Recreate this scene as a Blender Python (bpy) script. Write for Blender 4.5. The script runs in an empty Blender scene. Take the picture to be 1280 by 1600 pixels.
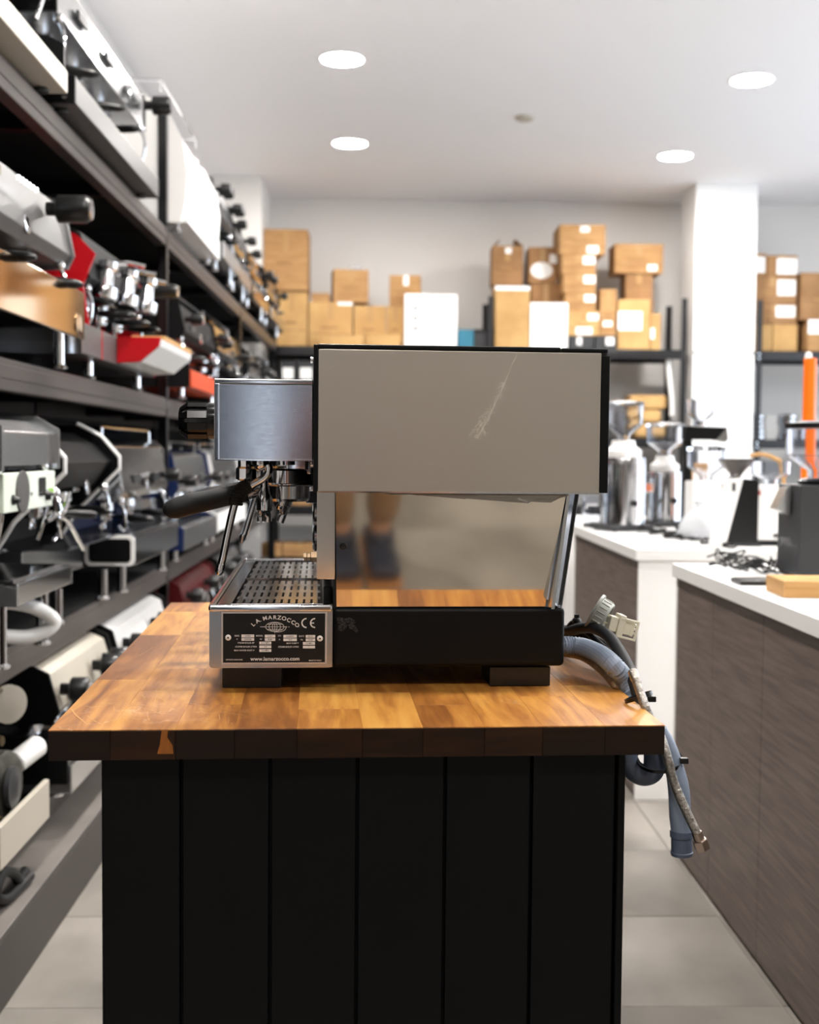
import bpy, bmesh, math, random
from mathutils import Vector, Matrix
PI = math.pi
rnd = random.Random(7)
scn = bpy.context.scene
COL = scn.collection

# ------------------------------------------------------------------ camera
FPX = 1900.0
CAM = Vector((0, 0, 1.223))
ROT = (Matrix.Rotation(math.radians(-1.45), 4, 'Z') @ Matrix.Rotation(math.radians(90 - 2.86), 4, 'X')
       @ Matrix.Rotation(math.radians(0.5), 4, 'Z'))
cd = bpy.data.cameras.new('camera')
cam = bpy.data.objects.new('camera', cd); COL.objects.link(cam)
cam.matrix_world = Matrix.Translation(CAM) @ ROT
cd.sensor_fit = 'HORIZONTAL'; cd.sensor_width = 24.0; cd.lens = FPX / 1280 * 24.0
cd.clip_start = 0.02; cd.clip_end = 60
cd.dof.use_dof = True; cd.dof.focus_distance = 1.61; cd.dof.aperture_fstop = 4.3
scn.camera = cam

# ------------------------------------------------------------------ world, exposure
w = bpy.data.worlds.new('world'); scn.world = w; w.use_nodes = True
wn = w.node_tree; wn.nodes.clear()
wbg = wn.nodes.new('ShaderNodeBackground'); wbg.inputs['Color'].default_value = (.78, .88, 1.0, 1); wbg.inputs['Strength'].default_value = 3.1   # bright overcast sky
wout = wn.nodes.new('ShaderNodeOutputWorld')
wn.links.new(wbg.outputs[0], wout.inputs[0])
scn.view_settings.view_transform = 'Standard'; scn.view_settings.look = 'None'
scn.view_settings.gamma = 1.0; scn.view_settings.use_curve_mapping = False
scn.view_settings.exposure = 0.58
scn.cycles.max_bounces = 9; scn.cycles.diffuse_bounces = 5; scn.cycles.glossy_bounces = 5
scn.cycles.transmission_bounces = 8; scn.cycles.transparent_max_bounces = 8
scn.cycles.sample_clamp_indirect = 6.0
scn.cycles.caustics_reflective = False; scn.cycles.caustics_refractive = False
LAMP = 250.0          # radiance of a ceiling downlight diffuser

def ray(px, py):
    return (ROT.to_3x3() @ Vector(((px - 640) / FPX, -(py - 800) / FPX, -1.0)))
def atY(px, py, Y):
    d = ray(px, py); return CAM + d * ((Y - CAM.y) / d.y)
def atX(px, py, X):
    d = ray(px, py); return CAM + d * ((X - CAM.x) / d.x)
def atZ(px, py, Z):
    d = ray(px, py); return CAM + d * ((Z - CAM.z) / d.z)

# ------------------------------------------------------------------ materials
def lin(c):
    if isinstance(c, str):
        c = c.lstrip('#'); c = [int(c[i:i + 2], 16) / 255 for i in (0, 2, 4)]
        c = [x / 12.92 if x <= .04045 else ((x + .055) / 1.055) ** 2.4 for x in c]
    return (c[0], c[1], c[2], 1.0)
MATS = {}
def mat(name, col, rough=.5, metal=0., noise=0., nscale=8., nstretch=(1, 1, 1), bump=0., rvar=0.,
        col2=None, trans=0., ior=1.45, emis=None, estr=0., coat=0., rnd_val=0., alpha=1., spec=None, ramp=(.35, .65)):
    if name in MATS: return MATS[name]
    m = bpy.data.materials.new(name); m.use_nodes = True
    nt = m.node_tree; b = nt.nodes['Principled BSDF']
    I = b.inputs
    I['Base Color'].default_value = lin(col); I['Roughness'].default_value = rough; I['Metallic'].default_value = metal
    I['IOR'].default_value = ior
    if trans: I['Transmission Weight'].default_value = trans
    if coat: I['Coat Weight'].default_value = coat; I['Coat Roughness'].default_value = .12
    if alpha < 1: I['Alpha'].default_value = alpha
    if spec is not None: I['Specular IOR Level'].default_value = spec
    if emis: I['Emission Color'].default_value = lin(emis); I['Emission Strength'].default_value = estr
    if noise or bump or rvar or col2:
        tc = nt.nodes.new('ShaderNodeTexCoord'); mp = nt.nodes.new('ShaderNodeMapping')
        mp.inputs['Scale'].default_value = nstretch
        nt.links.new(tc.outputs['Object'], mp.inputs[0])
        nz = nt.nodes.new('ShaderNodeTexNoise'); nz.inputs['Scale'].default_value = nscale; nz.inputs['Detail'].default_value = 5
        nt.links.new(mp.outputs[0], nz.inputs['Vector'])
        if col2 or noise:
            rp = nt.nodes.new('ShaderNodeValToRGB'); rp.color_ramp.elements[0].position = ramp[0]; rp.color_ramp.elements[1].position = ramp[1]
            c1 = lin(col); c2 = lin(col2) if col2 else tuple(x * (1 - noise) for x in c1[:3]) + (1,)
            rp.color_ramp.elements[0].color = c2; rp.color_ramp.elements[1].color = c1
            nt.links.new(nz.outputs['Fac'], rp.inputs[0]); nt.links.new(rp.outputs[0], I['Base Color'])
        if rvar:
            mr = nt.nodes.new('ShaderNodeMapRange'); mr.inputs['To Min'].default_value = max(0, rough - rvar); mr.inputs['To Max'].default_value = rough + rvar
            nt.links.new(nz.outputs['Fac'], mr.inputs[0]); nt.links.new(mr.outputs[0], I['Roughness'])
        if bump:
            bp = nt.nodes.new('ShaderNodeBump'); bp.inputs['Strength'].default_value = bump; bp.inputs['Distance'].default_value = .01
            nt.links.new(nz.outputs['Fac'], bp.inputs['Height']); nt.links.new(bp.outputs[0], I['Normal'])
    MATS[name] = m
    return m

M = {}
M['wall'] = mat('white_paint', '#e2dfdb', .7, bump=.02, nscale=60)
M['wallb'] = mat('grey_render', '#a6a49d', .8, noise=.12, nscale=2.5)
M['ceil'] = mat('ceiling_paint', '#f1f0f2', .75)
M['floor'] = mat('porcelain_tile', '#948e86', .38, col2='#757069', nscale=3.2, bump=.03, rvar=.1, nstretch=(1, .7, 1))
M['grout'] = mat('grout', '#8f8981', .9)
M['steel'] = mat('brushed_steel', '#c6c8ca', .22, 1., rvar=.04, nscale=60, nstretch=(1, 1, 20), bump=.002)
M['brushed'] = mat('satin_brushed_steel', '#c4beb4', .36, 1., rvar=.06, nscale=30, nstretch=(1.5, 1, 60), bump=.03)
M['chrome'] = mat('chrome', '#e4e5e8', .07, 1.)
M['chromed'] = mat('aged_chrome', '#c6c6c8', .10, 1., rvar=.05, nscale=20)
M['mirror'] = mat('polished_steel', '#d9d2c6', .055, 1., bump=.006, nscale=2.2)
M['black'] = mat('black_satin_paint', '#040506', .42, spec=.22)
M['blackp'] = mat('black_plastic', '#0c0c0d', .28)
M['rubber'] = mat('black_rubber', '#131313', .6)
M['rack'] = mat('rack_black_steel', '#0c0c0e', .3, 0, rvar=.06, nscale=12, col2='#151416')
M['beam'] = mat('rack_beam_grey_steel', '#5b5451', .3, .35, rvar=.06, nscale=2, col2='#463f3d')
M['deck'] = mat('rack_deck_board', '#070707', .7, spec=.2)
M['mblack'] = mat('matte_black_steel', '#060607', .6, spec=.2)
M['white'] = mat('white_lacquer', '#f2f1ef', .22)
M['whitem'] = mat('white_laminate', '#efeeec', .35)
M['walnut'] = mat('taupe_wood_laminate', '#6f6159', .45, col2='#544741', nscale=6, nstretch=(.8, .8, 14), bump=.02)
M['card'] = mat('cardboard', '#ad8658', .85, col2='#997248', nscale=5, nstretch=(1, 1, 4))
M['card2'] = mat('pale_cardboard', '#bf9a64', .85, col2='#ae8856', nscale=5)
M['card3'] = mat('brown_cardboard', '#9c7650', .85, col2='#896541', nscale=5)
M['paper'] = mat('white_paper', '#f0efec', .7)
M['tape'] = mat('parcel_tape', '#a8824f', .35)
M['red'] = mat('red_lacquer', '#b3121b', .25)
M['orange'] = mat('orange_red_lacquer', '#d2502a', .3)
M['maroon'] = mat('maroon_lacquer', '#4a0d10', .35)
M['blue'] = mat('navy_lacquer', '#14264f', .3)
M['blued'] = mat('blue_plastic', '#1f56b0', .35)
M['champ'] = mat('champagne_mirror_steel', '#d0b493', .07, 1., bump=.004, nscale=2)
M['brass'] = mat('dull_brass', '#6f6147', .45, 1., noise=.5, nscale=30)
M['grime'] = mat('grimy_cast_iron', '#5c5a52', .6, .5, noise=.6, nscale=25)
M['cream'] = mat('cream_paint', '#b9b2a4', .4)
M['grey'] = mat('grey_paint', '#4f4d4c', .4)
M['dgrey'] = mat('dark_grey_paint', '#2e2f31', .4)
M['screen'] = mat('black_display', '#050506', .1)
M['led'] = mat('lit_indicator', '#ffffff', .5, emis='#f4f8ff', estr=4)
M['greenp'] = mat('pale_green_panel', '#cfdcc8', .4, col2='#e6e9e2', nscale=5)
M['lime'] = mat('lime_sticker', '#7fb32a', .5)
M['glassc'] = mat('clear_plastic', '#f4f6fb', .04, trans=1., ior=1.3)
M['acryl'] = mat('clear_acrylic', '#e6eefb', .03, trans=1., ior=1.49)
M['smoke'] = mat('smoked_plastic', '#8b8582', .06, trans=.9, ior=1.3)
M['bag'] = mat('clear_plastic_bag', '#eef1f6', .25, trans=.55, ior=1.2, bump=.5, nscale=25)
M['hosegrey'] = mat('grey_hose_plastic', '#7e8a9c', .42)
M['hosedark'] = mat('slate_blue_hose_plastic', '#566073', .35)
M['braid'] = mat('braided_steel', '#b2aca4', .36, .85, noise=.45, nscale=260, bump=.3)
M['ivory'] = mat('ivory_plastic', '#e3dcc6', .45)
M['text'] = mat('silver_print', '#d9d6d2', .5)
M['plateb'] = mat('black_anodised_plate', '#070707', .35)
M['tbl'] = None
M['lampd'] = mat('lamp_diffuser', '#ffffff', .5, emis='#fffaf5', estr=LAMP)
M['kraft'] = mat('kraft_board', '#b58b57', .8)
M['teal'] = mat('teal_board', '#2a6f86', .5)
M['tubeo'] = mat('orange_tube_plastic', '#ef6a05', .35)

# ------------------------------------------------------------------ geometry helper
class G:
    def __init__(s): s.bm = bmesh.new()
    def _bev(s, verts, b, seg=2):
        es = set()
        for v in verts:
            for e in v.link_edges: es.add(e)
        bmesh.ops.bevel(s.bm, geom=list(es), offset=b, segments=seg, profile=.5, affect='EDGES', clamp_overlap=True)
    def box(s, x0, x1, y0, y1, z0, z1, b=0, seg=2, rot=None):
        r = bmesh.ops.create_cube(s.bm, size=1)
        c = Vector(((x0 + x1) / 2, (y0 + y1) / 2, (z0 + z1) / 2))
        for v in r['verts']:
            p = Vector((v.co.x * (x1 - x0), v.co.y * (y1 - y0), v.co.z * (z1 - z0)))
            if rot is not None: p = rot @ p
            v.co = p + c
        if b: s._bev(r['verts'], b, seg)
        return s
    def hexa(s, pts, b=0):
        vs = [s.bm.verts.new(p) for p in pts]      # 4 bottom ccw, 4 top ccw
        for f in ((3, 2, 1, 0), (4, 5, 6, 7), (0, 1, 5, 4), (1, 2, 6, 5), (2, 3, 7, 6), (3, 0, 4, 7)):
            s.bm.faces.new([vs[i] for i in f])
        if b: s._bev(vs, b)
        return s
    def prism(s, poly, plane, a, b_, bev=0, seg=2):
        def P(u, v, t):
            return {'xz': (u, t, v), 'yz': (t, u, v), 'xy': (u, v, t)}[plane]
        v0 = [s.bm.verts.new(P(u, v, a)) for u, v in poly]; v1 = [s.bm.verts.new(P(u, v, b_)) for u, v in poly]
        n = len(poly); fs = []
        fs.append(s.bm.faces.new(v0)); fs.append(s.bm.faces.new(v1[::-1]))
        for i in range(n): fs.append(s.bm.faces.new((v0[i], v1[i], v1[(i + 1) % n], v0[(i + 1) % n])))
        bmesh.ops.recalc_face_normals(s.bm, faces=fs)
        if bev: s._bev(v0 + v1, bev, seg)
        return s
    def _frame(s, d):
        d = d.normalized(); u = Vector((0, 0, 1)) if abs(d.z) < .9 else Vector((1, 0, 0))
        a = d.cross(u).normalized(); return a, d.cross(a).normalized()
    def cyl(s, p0, p1, r0, r1=None, n=20, cap=True):
        if r1 is None: r1 = r0
        return s.lathe([(r0, 0), (r1, (Vector(p1) - Vector(p0)).length)], p0, Vector(p1) - Vector(p0), n, cap)
    def lathe(s, prof, o, axis=(0, 0, 1), n=20, cap=True):
        o = Vector(o); d = Vector(axis).normalized(); a, b = s._frame(d)
        rings = []
        for r, h in prof:
            if r < 1e-6: rings.append([s.bm.verts.new(o + d * h)])
            else: rings.append([s.bm.verts.new(o + d * h + a * (r * math.cos(2 * PI * i / n)) + b * (r * math.sin(2 * PI * i / n))) for i in range(n)])
        fs = []
        for A, B in zip(rings, rings[1:]):
            if len(A) == 1 and len(B) == 1: continue
            for i in range(n):
                j = (i + 1) % n
                if len(A) == 1: fs.append(s.bm.faces.new((A[0], B[i], B[j])))
                elif len(B) == 1: fs.append(s.bm.faces.new((A[i], B[0], A[j])))
                else: fs.append(s.bm.faces.new((A[i], B[i], B[j], A[j])))
        if cap:
            if len(rings[0]) > 1: fs.append(s.bm.faces.new(rings[0]))
            if len(rings[-1]) > 1: fs.append(s.bm.faces.new(rings[-1][::-1]))
        bmesh.ops.recalc_face_normals(s.bm, faces=fs)
        return s
    def sphere(s, c, r, sc=(1, 1, 1), n=16):
        prof = [(0 if i in (0, n // 2) else r * math.sin(PI * i / (n // 2)), -r * math.cos(PI * i / (n // 2))) for i in range(n // 2 + 1)]
        old = set(s.bm.verts); s.lathe(prof, (0, 0, 0), (0, 0, 1), n, False)
        for v in [v for v in s.bm.verts if v not in old]: v.co = Vector((v.co.x * sc[0] + c[0], v.co.y * sc[1] + c[1], v.co.z * sc[2] + c[2]))
        return s
    def tube(s, pts, r, n=12, sub=6, cap=True, corr=0, step=None):
        P = [Vector(p) for p in pts]; m = len(P)
        if callable(r): rf = r
        elif isinstance(r, (list, tuple)):
            def rf(t):
                x = t * (m - 1); i = min(int(x), m - 2); return r[i] + (r[i + 1] - r[i]) * (x - i)
        else: rf = lambda t: r
        out = []
        if sub > 1 and m > 2:
            for i in range(m - 1):
                a = P[i - 1] if i else P[0] * 2 - P[1]; b = P[i]; c = P[i + 1]; d = P[i + 2] if i + 2 < m else P[-1] * 2 - P[-2]
                for k in range(sub):
                    t = k / sub
                    out.append((.5 * ((2 * b) + (-a + c) * t + (2 * a - 5 * b + 4 * c - d) * t * t + (-a + 3 * b - 3 * c + d) * t ** 3), (i + t) / (m - 1)))
            out.append((P[-1], 1.0))
        else:
            out = [(p, i / max(1, m - 1)) for i, p in enumerate(P)]
        if corr:      # resample evenly for corrugation
            L = [0]
            for i in range(1, len(out)): L.append(L[-1] + (out[i][0] - out[i - 1][0]).length)
            N = max(2, int(L[-1] / (step / 2))); new = []
            for k in range(N + 1):
                x = L[-1] * k / N; i = 0
                while i < len(L) - 2 and L[i + 1] < x: i += 1
                f = (x - L[i]) / max(1e-9, L[i + 1] - L[i]); new.append((out[i][0].lerp(out[i + 1][0], f), out[i][1] + (out[i + 1][1] - out[i][1]) * f))
            out = new
        d0 = (out[1][0] - out[0][0]).normalized(); a, b = s._frame(d0)
        rings = []; fs = []
        for i, (p, t) in enumerate(out):
            q0 = out[max(0, i - 1)][0]; q1 = out[min(len(out) - 1, i + 1)][0]; d = (q1 - q0)
            if d.length < 1e-9: d = d0
            d = d.normalized()
            a = (a - d * a.dot(d)).normalized(); b = d.cross(a)
            rr = rf(t) * (1 + (corr if i % 2 else 0))
            rings.append([s.bm.verts.new(p + a * (rr * math.cos(2 * PI * k / n)) + b * (rr * math.sin(2 * PI * k / n))) for k in range(n)])
        for A, B in zip(rings, rings[1:]):
            for k in range(n):
                j = (k + 1) % n; fs.append(s.bm.faces.new((A[k], B[k], B[j], A[j])))
        if cap: fs.append(s.bm.faces.new(rings[0])); fs.append(s.bm.faces.new(rings[-1][::-1]))
        bmesh.ops.recalc_face_normals(s.bm, faces=fs)
        return s
    def quad(s, *p):
        s.bm.faces.new([s.bm.verts.new(q) for q in p]); return s
    def mesh(s, me, T):
        old = set(s.bm.verts); s.bm.from_mesh(me)
        for v in [v for v in s.bm.verts if v not in old]: v.co = T @ v.co
        return s
    def xf(s, T):
        bmesh.ops.transform(s.bm, matrix=T, verts=s.bm.verts); return s
    def build(s, name, m, parent=None, ang=35, loc=None, rot=None):
        me = bpy.data.meshes.new(name); s.bm.to_mesh(me); s.bm.free()
        me.materials.append(m)
        if ang:
            me.polygons.foreach_set('use_smooth', [True] * len(me.polygons)); me.set_sharp_from_angle(angle=math.radians(ang))
        o = bpy.data.objects.new(name, me); COL.objects.link(o)
        if ang: wm = o.modifiers.new('weighted_normals', 'WEIGHTED_NORMAL'); wm.keep_sharp = True; wm.weight = 100
        if parent: o.parent = parent
        if loc is not None: o.location = loc
        if rot is not None: o.rotation_euler = rot
        return o

def tag(o, label=None, cat=None, group=None, kind=None):
    if label: o['label'] = label
    if cat: o['category'] = cat
    if group: o['group'] = group
    if kind: o['kind'] = kind
    return o
def thing(name, label, cat, loc=(0, 0, 0), rz=0, group=None):
    o = bpy.data.objects.new(name, None); COL.objects.link(o); o.empty_display_size = .1
    o.location = loc; o.rotation_euler = (0, 0, rz)
    return tag(o, label, cat, group)
def struct(o): o['kind'] = 'structure'; return o
def dup(root, loc, rz=None, label=None, group=None):
    r = root.copy(); COL.objects.link(r); r.location = loc
    if rz is not None: r.rotation_euler = (0, 0, rz)
    if label: r['label'] = label
    if group: r['group'] = group
    for ch in list(root.children):
        c = ch.copy(); COL.objects.link(c); c.parent = r
        for g in ch.children:
            d = g.copy(); COL.objects.link(d); d.parent = c
    return r
def textmesh(body, size, spacing=1.0, bold=0.0):
    c = bpy.data.curves.new('lettering', 'FONT'); c.body = body; c.size = size; c.space_character = spacing
    c.align_x = 'CENTER'; c.align_y = 'CENTER'; c.resolution_u = 3; c.offset = bold
    o = bpy.data.objects.new('lettering', c); me = bpy.data.meshes.new_from_object(o)
    bpy.data.objects.remove(o); bpy.data.curves.remove(c)
    return me
# ================================================================== the room
XW, XR, YF, YB, H = -1.62, 5.6, -4.2, 11.95, 3.66
# floor: grout bed and a grid of tiles (parts of the floor where they can be told apart)
g = G(); g.box(XW, XR, YF, YB, -.06, -.004); floor = struct(g.build('floor', M['grout'], ang=0))
TY = .524; TXW = 1.05
x_edges = [XW, -1.195, -.145, .905, 1.955, 3.005, 4.055, 5.105, XR]
y0 = 2.62 - TY * 13
g0 = None; tiles = {}
for j in range(0, 31):
    ya = y0 + TY * j; yb = ya + TY
    if ya < YF: ya = YF
    if yb > YB: yb = YB
    if yb - ya < .05: continue
    for i in range(len(x_edges) - 1):
        if x_edges[i] > 1.9 and j < 40 and (ya > 3 or ya < -2): pass
        xa, xb = x_edges[i], x_edges[i + 1]
        key = (round(xb - xa, 3), round(yb - ya, 3))
        if key not in tiles:
            t = G(); t.box(0, xb - xa - .003, 0, yb - ya - .003, -.003, 0, b=.0012, seg=1)
            o = t.build('tile', M['floor'], floor, ang=0); tiles[key] = o.data
        else:
            o = bpy.data.objects.new('tile', tiles[key]); COL.objects.link(o); o.parent = floor
        o.location = (xa + .0015, ya + .0015, rnd.uniform(-.0004, .0004))
# tile texture continuous but different per tile: object random offset
nt = M['floor'].node_tree
mp = [n for n in nt.nodes if n.type == 'MAPPING'][0]
oi = nt.nodes.new('ShaderNodeObjectInfo'); cm = nt.nodes.new('ShaderNodeCombineXYZ'); ml = nt.nodes.new('ShaderNodeMath'); ml.operation = 'MULTIPLY'; ml.inputs[1].default_value = 50
nt.links.new(oi.outputs['Random'], ml.inputs[0]); nt.links.new(ml.outputs[0], cm.inputs[0]); nt.links.new(ml.outputs[0], cm.inputs[1]); nt.links.new(cm.outputs[0], mp.inputs['Location'])

g = G(); g.box(XW - .1, XR + .1, YF - .1, YB + .1, H, H + .1); struct(g.build('ceiling', M['ceil'], ang=0))
g = G(); g.box(XW - .1, XW, YF, YB, -.06, H); struct(g.build('wall_left', M['wall'], ang=0))
ry0, ry1, rz0, rz1 = 3.2, 10.4, .5, 3.3
g = G(); g.box(XR, XR + .1, YF, ry0, -.06, H); g.box(XR, XR + .1, ry1, YB, -.06, H); g.box(XR, XR + .1, ry0, ry1, -.06, rz0); g.box(XR, XR + .1, ry0, ry1, rz1, H)
struct(g.build('wall_right', M['wall'], ang=0))
g = G()
for y in (ry0, 5.0, 6.8, 8.6, ry1 - .06): g.box(XR + .02, XR + .08, y, y + .06, rz0, rz1)
g.box(XR + .02, XR + .08, ry0, ry1, rz0, rz0 + .06); g.box(XR + .02, XR + .08, ry0, ry1, rz1 - .06, rz1); struct(g.build('window_2', M['dgrey'], ang=0))
g = G(); g.box(XW - .1, XR + .1, YB, YB + .1, -.06, H); struct(g.build('wall_back', M['wall'], ang=0))
g = G(); g.box(XW, -1.07, 11.0, YB, 0, H); struct(g.build('wall_pier', M['wall'], ang=0))
# square column on the back wall line
g = G(); g.box(2.84, 3.40, 11.02, 11.55, 0, H, b=.004); struct(g.build('wall_column', M['white'], ang=0))
g = G(); g.box(2.835, 3.405, 11.014, 11.02, 2.135, 2.15, b=.001); struct(g.build('trim_1', M['grey'], ang=0))
g = G(); g.box(XW, XR, YF - .1, YF, -.06, H); struct(g.build('wall_front', M['wallb'], ang=0))
def portal(name, sx, sy, M4):
    pl = bpy.data.lights.new(name, 'AREA'); pl.shape = 'RECTANGLE'; pl.size = sx; pl.size_y = sy; pl.cycles.is_portal = True
    po = bpy.data.objects.new(name, pl); COL.objects.link(po); po.matrix_world = M4
portal('side_window_daylight', ry1 - ry0, rz1 - rz0, Matrix.Translation((XR + .01, (ry0 + ry1) / 2, (rz0 + rz1) / 2)) @ Matrix.Rotation(math.radians(90), 4, 'Z') @ Matrix.Rotation(math.radians(90), 4, 'X'))

# ceiling downlights
def make_lamp(loc, label):
    t = thing('ceiling_light', label, 'ceiling light', loc, 0, 'round recessed ceiling downlights')
    g = G(); g.lathe([(.128, 0), (.131, -.004), (.140, -.006), (.146, -.003), (.147, 0)], (0, 0, 0), n=40, cap=False); g.build('trim_ring', M['white'], t)
    g = G(); g.lathe([(.129, -.002), (.12, -.0035), (0, -.004)], (0, 0, 0), n=40, cap=False); g.build('diffuser', M['lampd'], t)
    return t
L0 = make_lamp((-.25, 7.72, H), 'nearest left recessed ceiling downlight')
for (x, y, lb) in ((-.25, 9.8, 'farther left recessed ceiling downlight, above the cardboard boxes'), (2.41, 8.0, 'nearest right recessed ceiling downlight'),
                   (2.41, 10.05, 'farther right recessed ceiling downlight, just in front of the white column')):
    dup(L0, (x, y, H), 0, lb)
for x, ys in ((-.25, (5.65, 3.55, 1.5, -1.2)), (2.41, (5.95, 3.9, 1.85, -1.2)), (4.6, (8.0, 3.9))):
    for y in ys: dup(L0, (x, y, H), 0, 'recessed ceiling downlight out of the frame overhead')
if True:
    p = atZ(820, 183, H)
    t = thing('ceiling_sensor', 'small flat white sensor disc on the ceiling between the downlights', 'sensor', (p.x, p.y, H))
    g = G(); g.lathe([(.07, 0), (.07, -.012), (.05, -.025), (0, -.027)], (0, 0, 0), n=28, cap=False); g.build('cover', M['cream'], t)

# ================================================================== shelving racks
ZS = [.25, .72, 1.45, 2.19]
BH = .085
def rack(name, label, x0, x1, ys, levels, top, axis='y', beam='rack', zf=0.):
    """x0..x1 depth (front at x1), ys post positions along the run; axis 'y' runs along Y (front faces +X)"""
    t = thing(name, label, 'shelving', (0, 0, 0), 0)
    def B(g, a0, a1, b0, b1, z0, z1, b=0):
        if axis == 'y': g.box(a0, a1, b0, b1, z0, z1, b)
        else: g.box(b0, b1, -a1, -a0, z0, z1, b)
    pw = .05
    for y in ys:
        for k, (xa, s) in enumerate(((x1, -1), (x0, 1))):
            g = G(); B(g, *sorted((xa, xa + s * .004)), y - pw / 2, y + pw / 2, zf, top); B(g, *sorted((xa, xa + s * .045)), y + pw / 2 - .004, y + pw / 2, zf, top)
            g.build('post', M['rack'], t, ang=0)
    for z in levels:
        for a, b_ in zip(ys, ys[1:]):
            g = G(); B(g, x1 - .045, x1 - .002, a + pw / 2, b_ - pw / 2, z - BH, z - .004, b=.004); B(g, x1 - .003, x1 + .001, a + pw / 2, b_ - pw / 2, z - BH + .03, z - .02, b=.002)
            g.build('beam', M[beam], t, ang=0)
            g = G(); B(g, x0 + .002, x0 + .045, a + pw / 2, b_ - pw / 2, z - BH, z - .004); g.build('beam', M[beam], t, ang=0)
            g = G(); B(g, x0 + .01, x1 - .01, a + .006, b_ - .006, z - .018, z - .001, b=.002); g.build('shelf_deck', M['deck'], t, ang=0)
            for q in (.33, .66):
                g = G(); yy = a + (b_ - a) * q; B(g, x0 + .046, x1 - .046, yy - .02, yy + .02, z - .06, z - .019); g.build('crossbar', M['rack'], t, ang=0)
    for y in ys:
        for z in levels:
            g = G()
            for dz in (-.03, -.07):
                if axis == 'y': g.cyl((x1 + .0005, y, z + dz), (x1 + .005, y, z + dz), .007, n=8)
                else: g.cyl((y, -x1 - .0005, z + dz), (y, -x1 - .005, z + dz), .007, n=8)
            g.build('bolt', M['chrome'], t, ang=0)
    return t
RX = -.93
lrack = rack('shelving_rack', 'long black steel shelving rack along the left wall holding coffee machines', RX - .62, RX, [-.05, 2.66, 5.38, 8.2, 10.9], ZS, 2.72, beam='beam', zf=.151)
g = G(); g.box(XW, -.822, -.3, 10.95, 0, .15, b=.002); plinth = struct(g.build('trim_2', mat('plinth_grey', '#77716c', .5, noise=.2, nscale=4), ang=0))
g = G(); g.box(-.8218, -.81, -.3, 10.95, 0, .1495); g.build('front_board', mat('plinth_front_shade', '#383330', .5), plinth, ang=0)  # front painted darker than the top: its shade is put into the colour
g = G(); g.box(RX - .64, RX - .625, 0, 10.9, .17, 2.05); g.build('back_panel', M['deck'], lrack, ang=0)
# back racks (front faces -Y at Y=11.0 / 11.05)
ZB = [.25, .72, 1.36, 2.165]
brack = rack('shelving_rack', 'black steel shelving rack across the back wall left of the white column', -11.66, -11.04, [-.98, 1.0, 2.76], ZB, 2.63, 'x')
rrack = rack('shelving_rack', 'black steel shelving rack right of the white column', -11.66, -11.04, [3.45, 5.45], ZB, 2.62, 'x')

# ================================================================== the counters
def counter(name, label, x0, x1, ya, yb, seams, endmat):
    t = thing(name, label, 'counter', (x0, ya, 0), 0)
    X = x1 - x0; Y = yb - ya; zt = .888
    g = G(); g.box(.03, X - .01, .012, Y - .012, 0, zt - .042); g.build('carcass', M['whitem'], t, ang=0)
    es = [0.0125] + [s - ya for s in seams] + [Y - .0125]
    for a, b_ in zip(es, es[1:]):
        g = G(); g.box(.008, .029, a + .001, b_ - .001, .012, zt - .043, b=.001, seg=1); g.build('front_panel', M['walnut'], t, ang=0)
    for a in (0, Y - .012):
        g = G(); g.box(.006, X, a, a + .0115, 0, zt - .041, b=.0008, seg=1); g.build('end_panel', endmat, t, ang=0)
    g = G(); g.box(-.006, X + .005, -.008, Y + .008, zt - .04, zt, b=.002); g.build('worktop', M['whitem'], t, ang=0)
    return t
ncount = counter('counter', 'nearer right-hand counter with wood-grain front and white worktop', .905, 1.62, .6, 3.68, [1.55, 2.0, 2.42, 2.84, 3.27], M['whitem'])
fcount = counter('counter', 'farther right-hand counter with white end panel, grinders crowded on it', .905, 1.80, 4.22, 5.62, [4.9], M['whitem'])
g = G(); g.box(.89, 1.8, 5.75, 6.9, 0, .868, b=.003); wc = tag(g.build('white_cabinet', M['white'], ang=0), 'plain white cabinet at the far end of the wood-fronted counter', 'cabinet')

# ================================================================== work table and the coffee machine frame
TT = .91
ANG = math.radians(2.9)
O0 = atZ(640, 0, TT) if False else None
d = ray(640, 1000); D0 = 1.60
fw = ROT.to_3x3() @ Vector((0, 0, -1))
p = CAM + d * (D0 / 1.0)            # depth along the optical axis is exactly D0
MO = Vector((p.x, p.y, TT))
MR = Matrix.Rotation(ANG, 3, 'Z'); MRi = MR.transposed()
def L(px, py, c=0.0):
    """point of the machine's vertical plane y=c seen at a pixel, in machine coordinates"""
    o = MRi @ (CAM - MO); dd = MRi @ ray(px, py); q = o + dd * ((c - o.y) / dd.y); return q
def LZ(px, py, z):
    q = atZ(px, py, TT + z); return MRi @ (q - MO)
def lx(px, py=900, c=0.): return L(px, py, c).x
def lz(px, py, c=0.): return L(px, py, c).z
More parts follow.
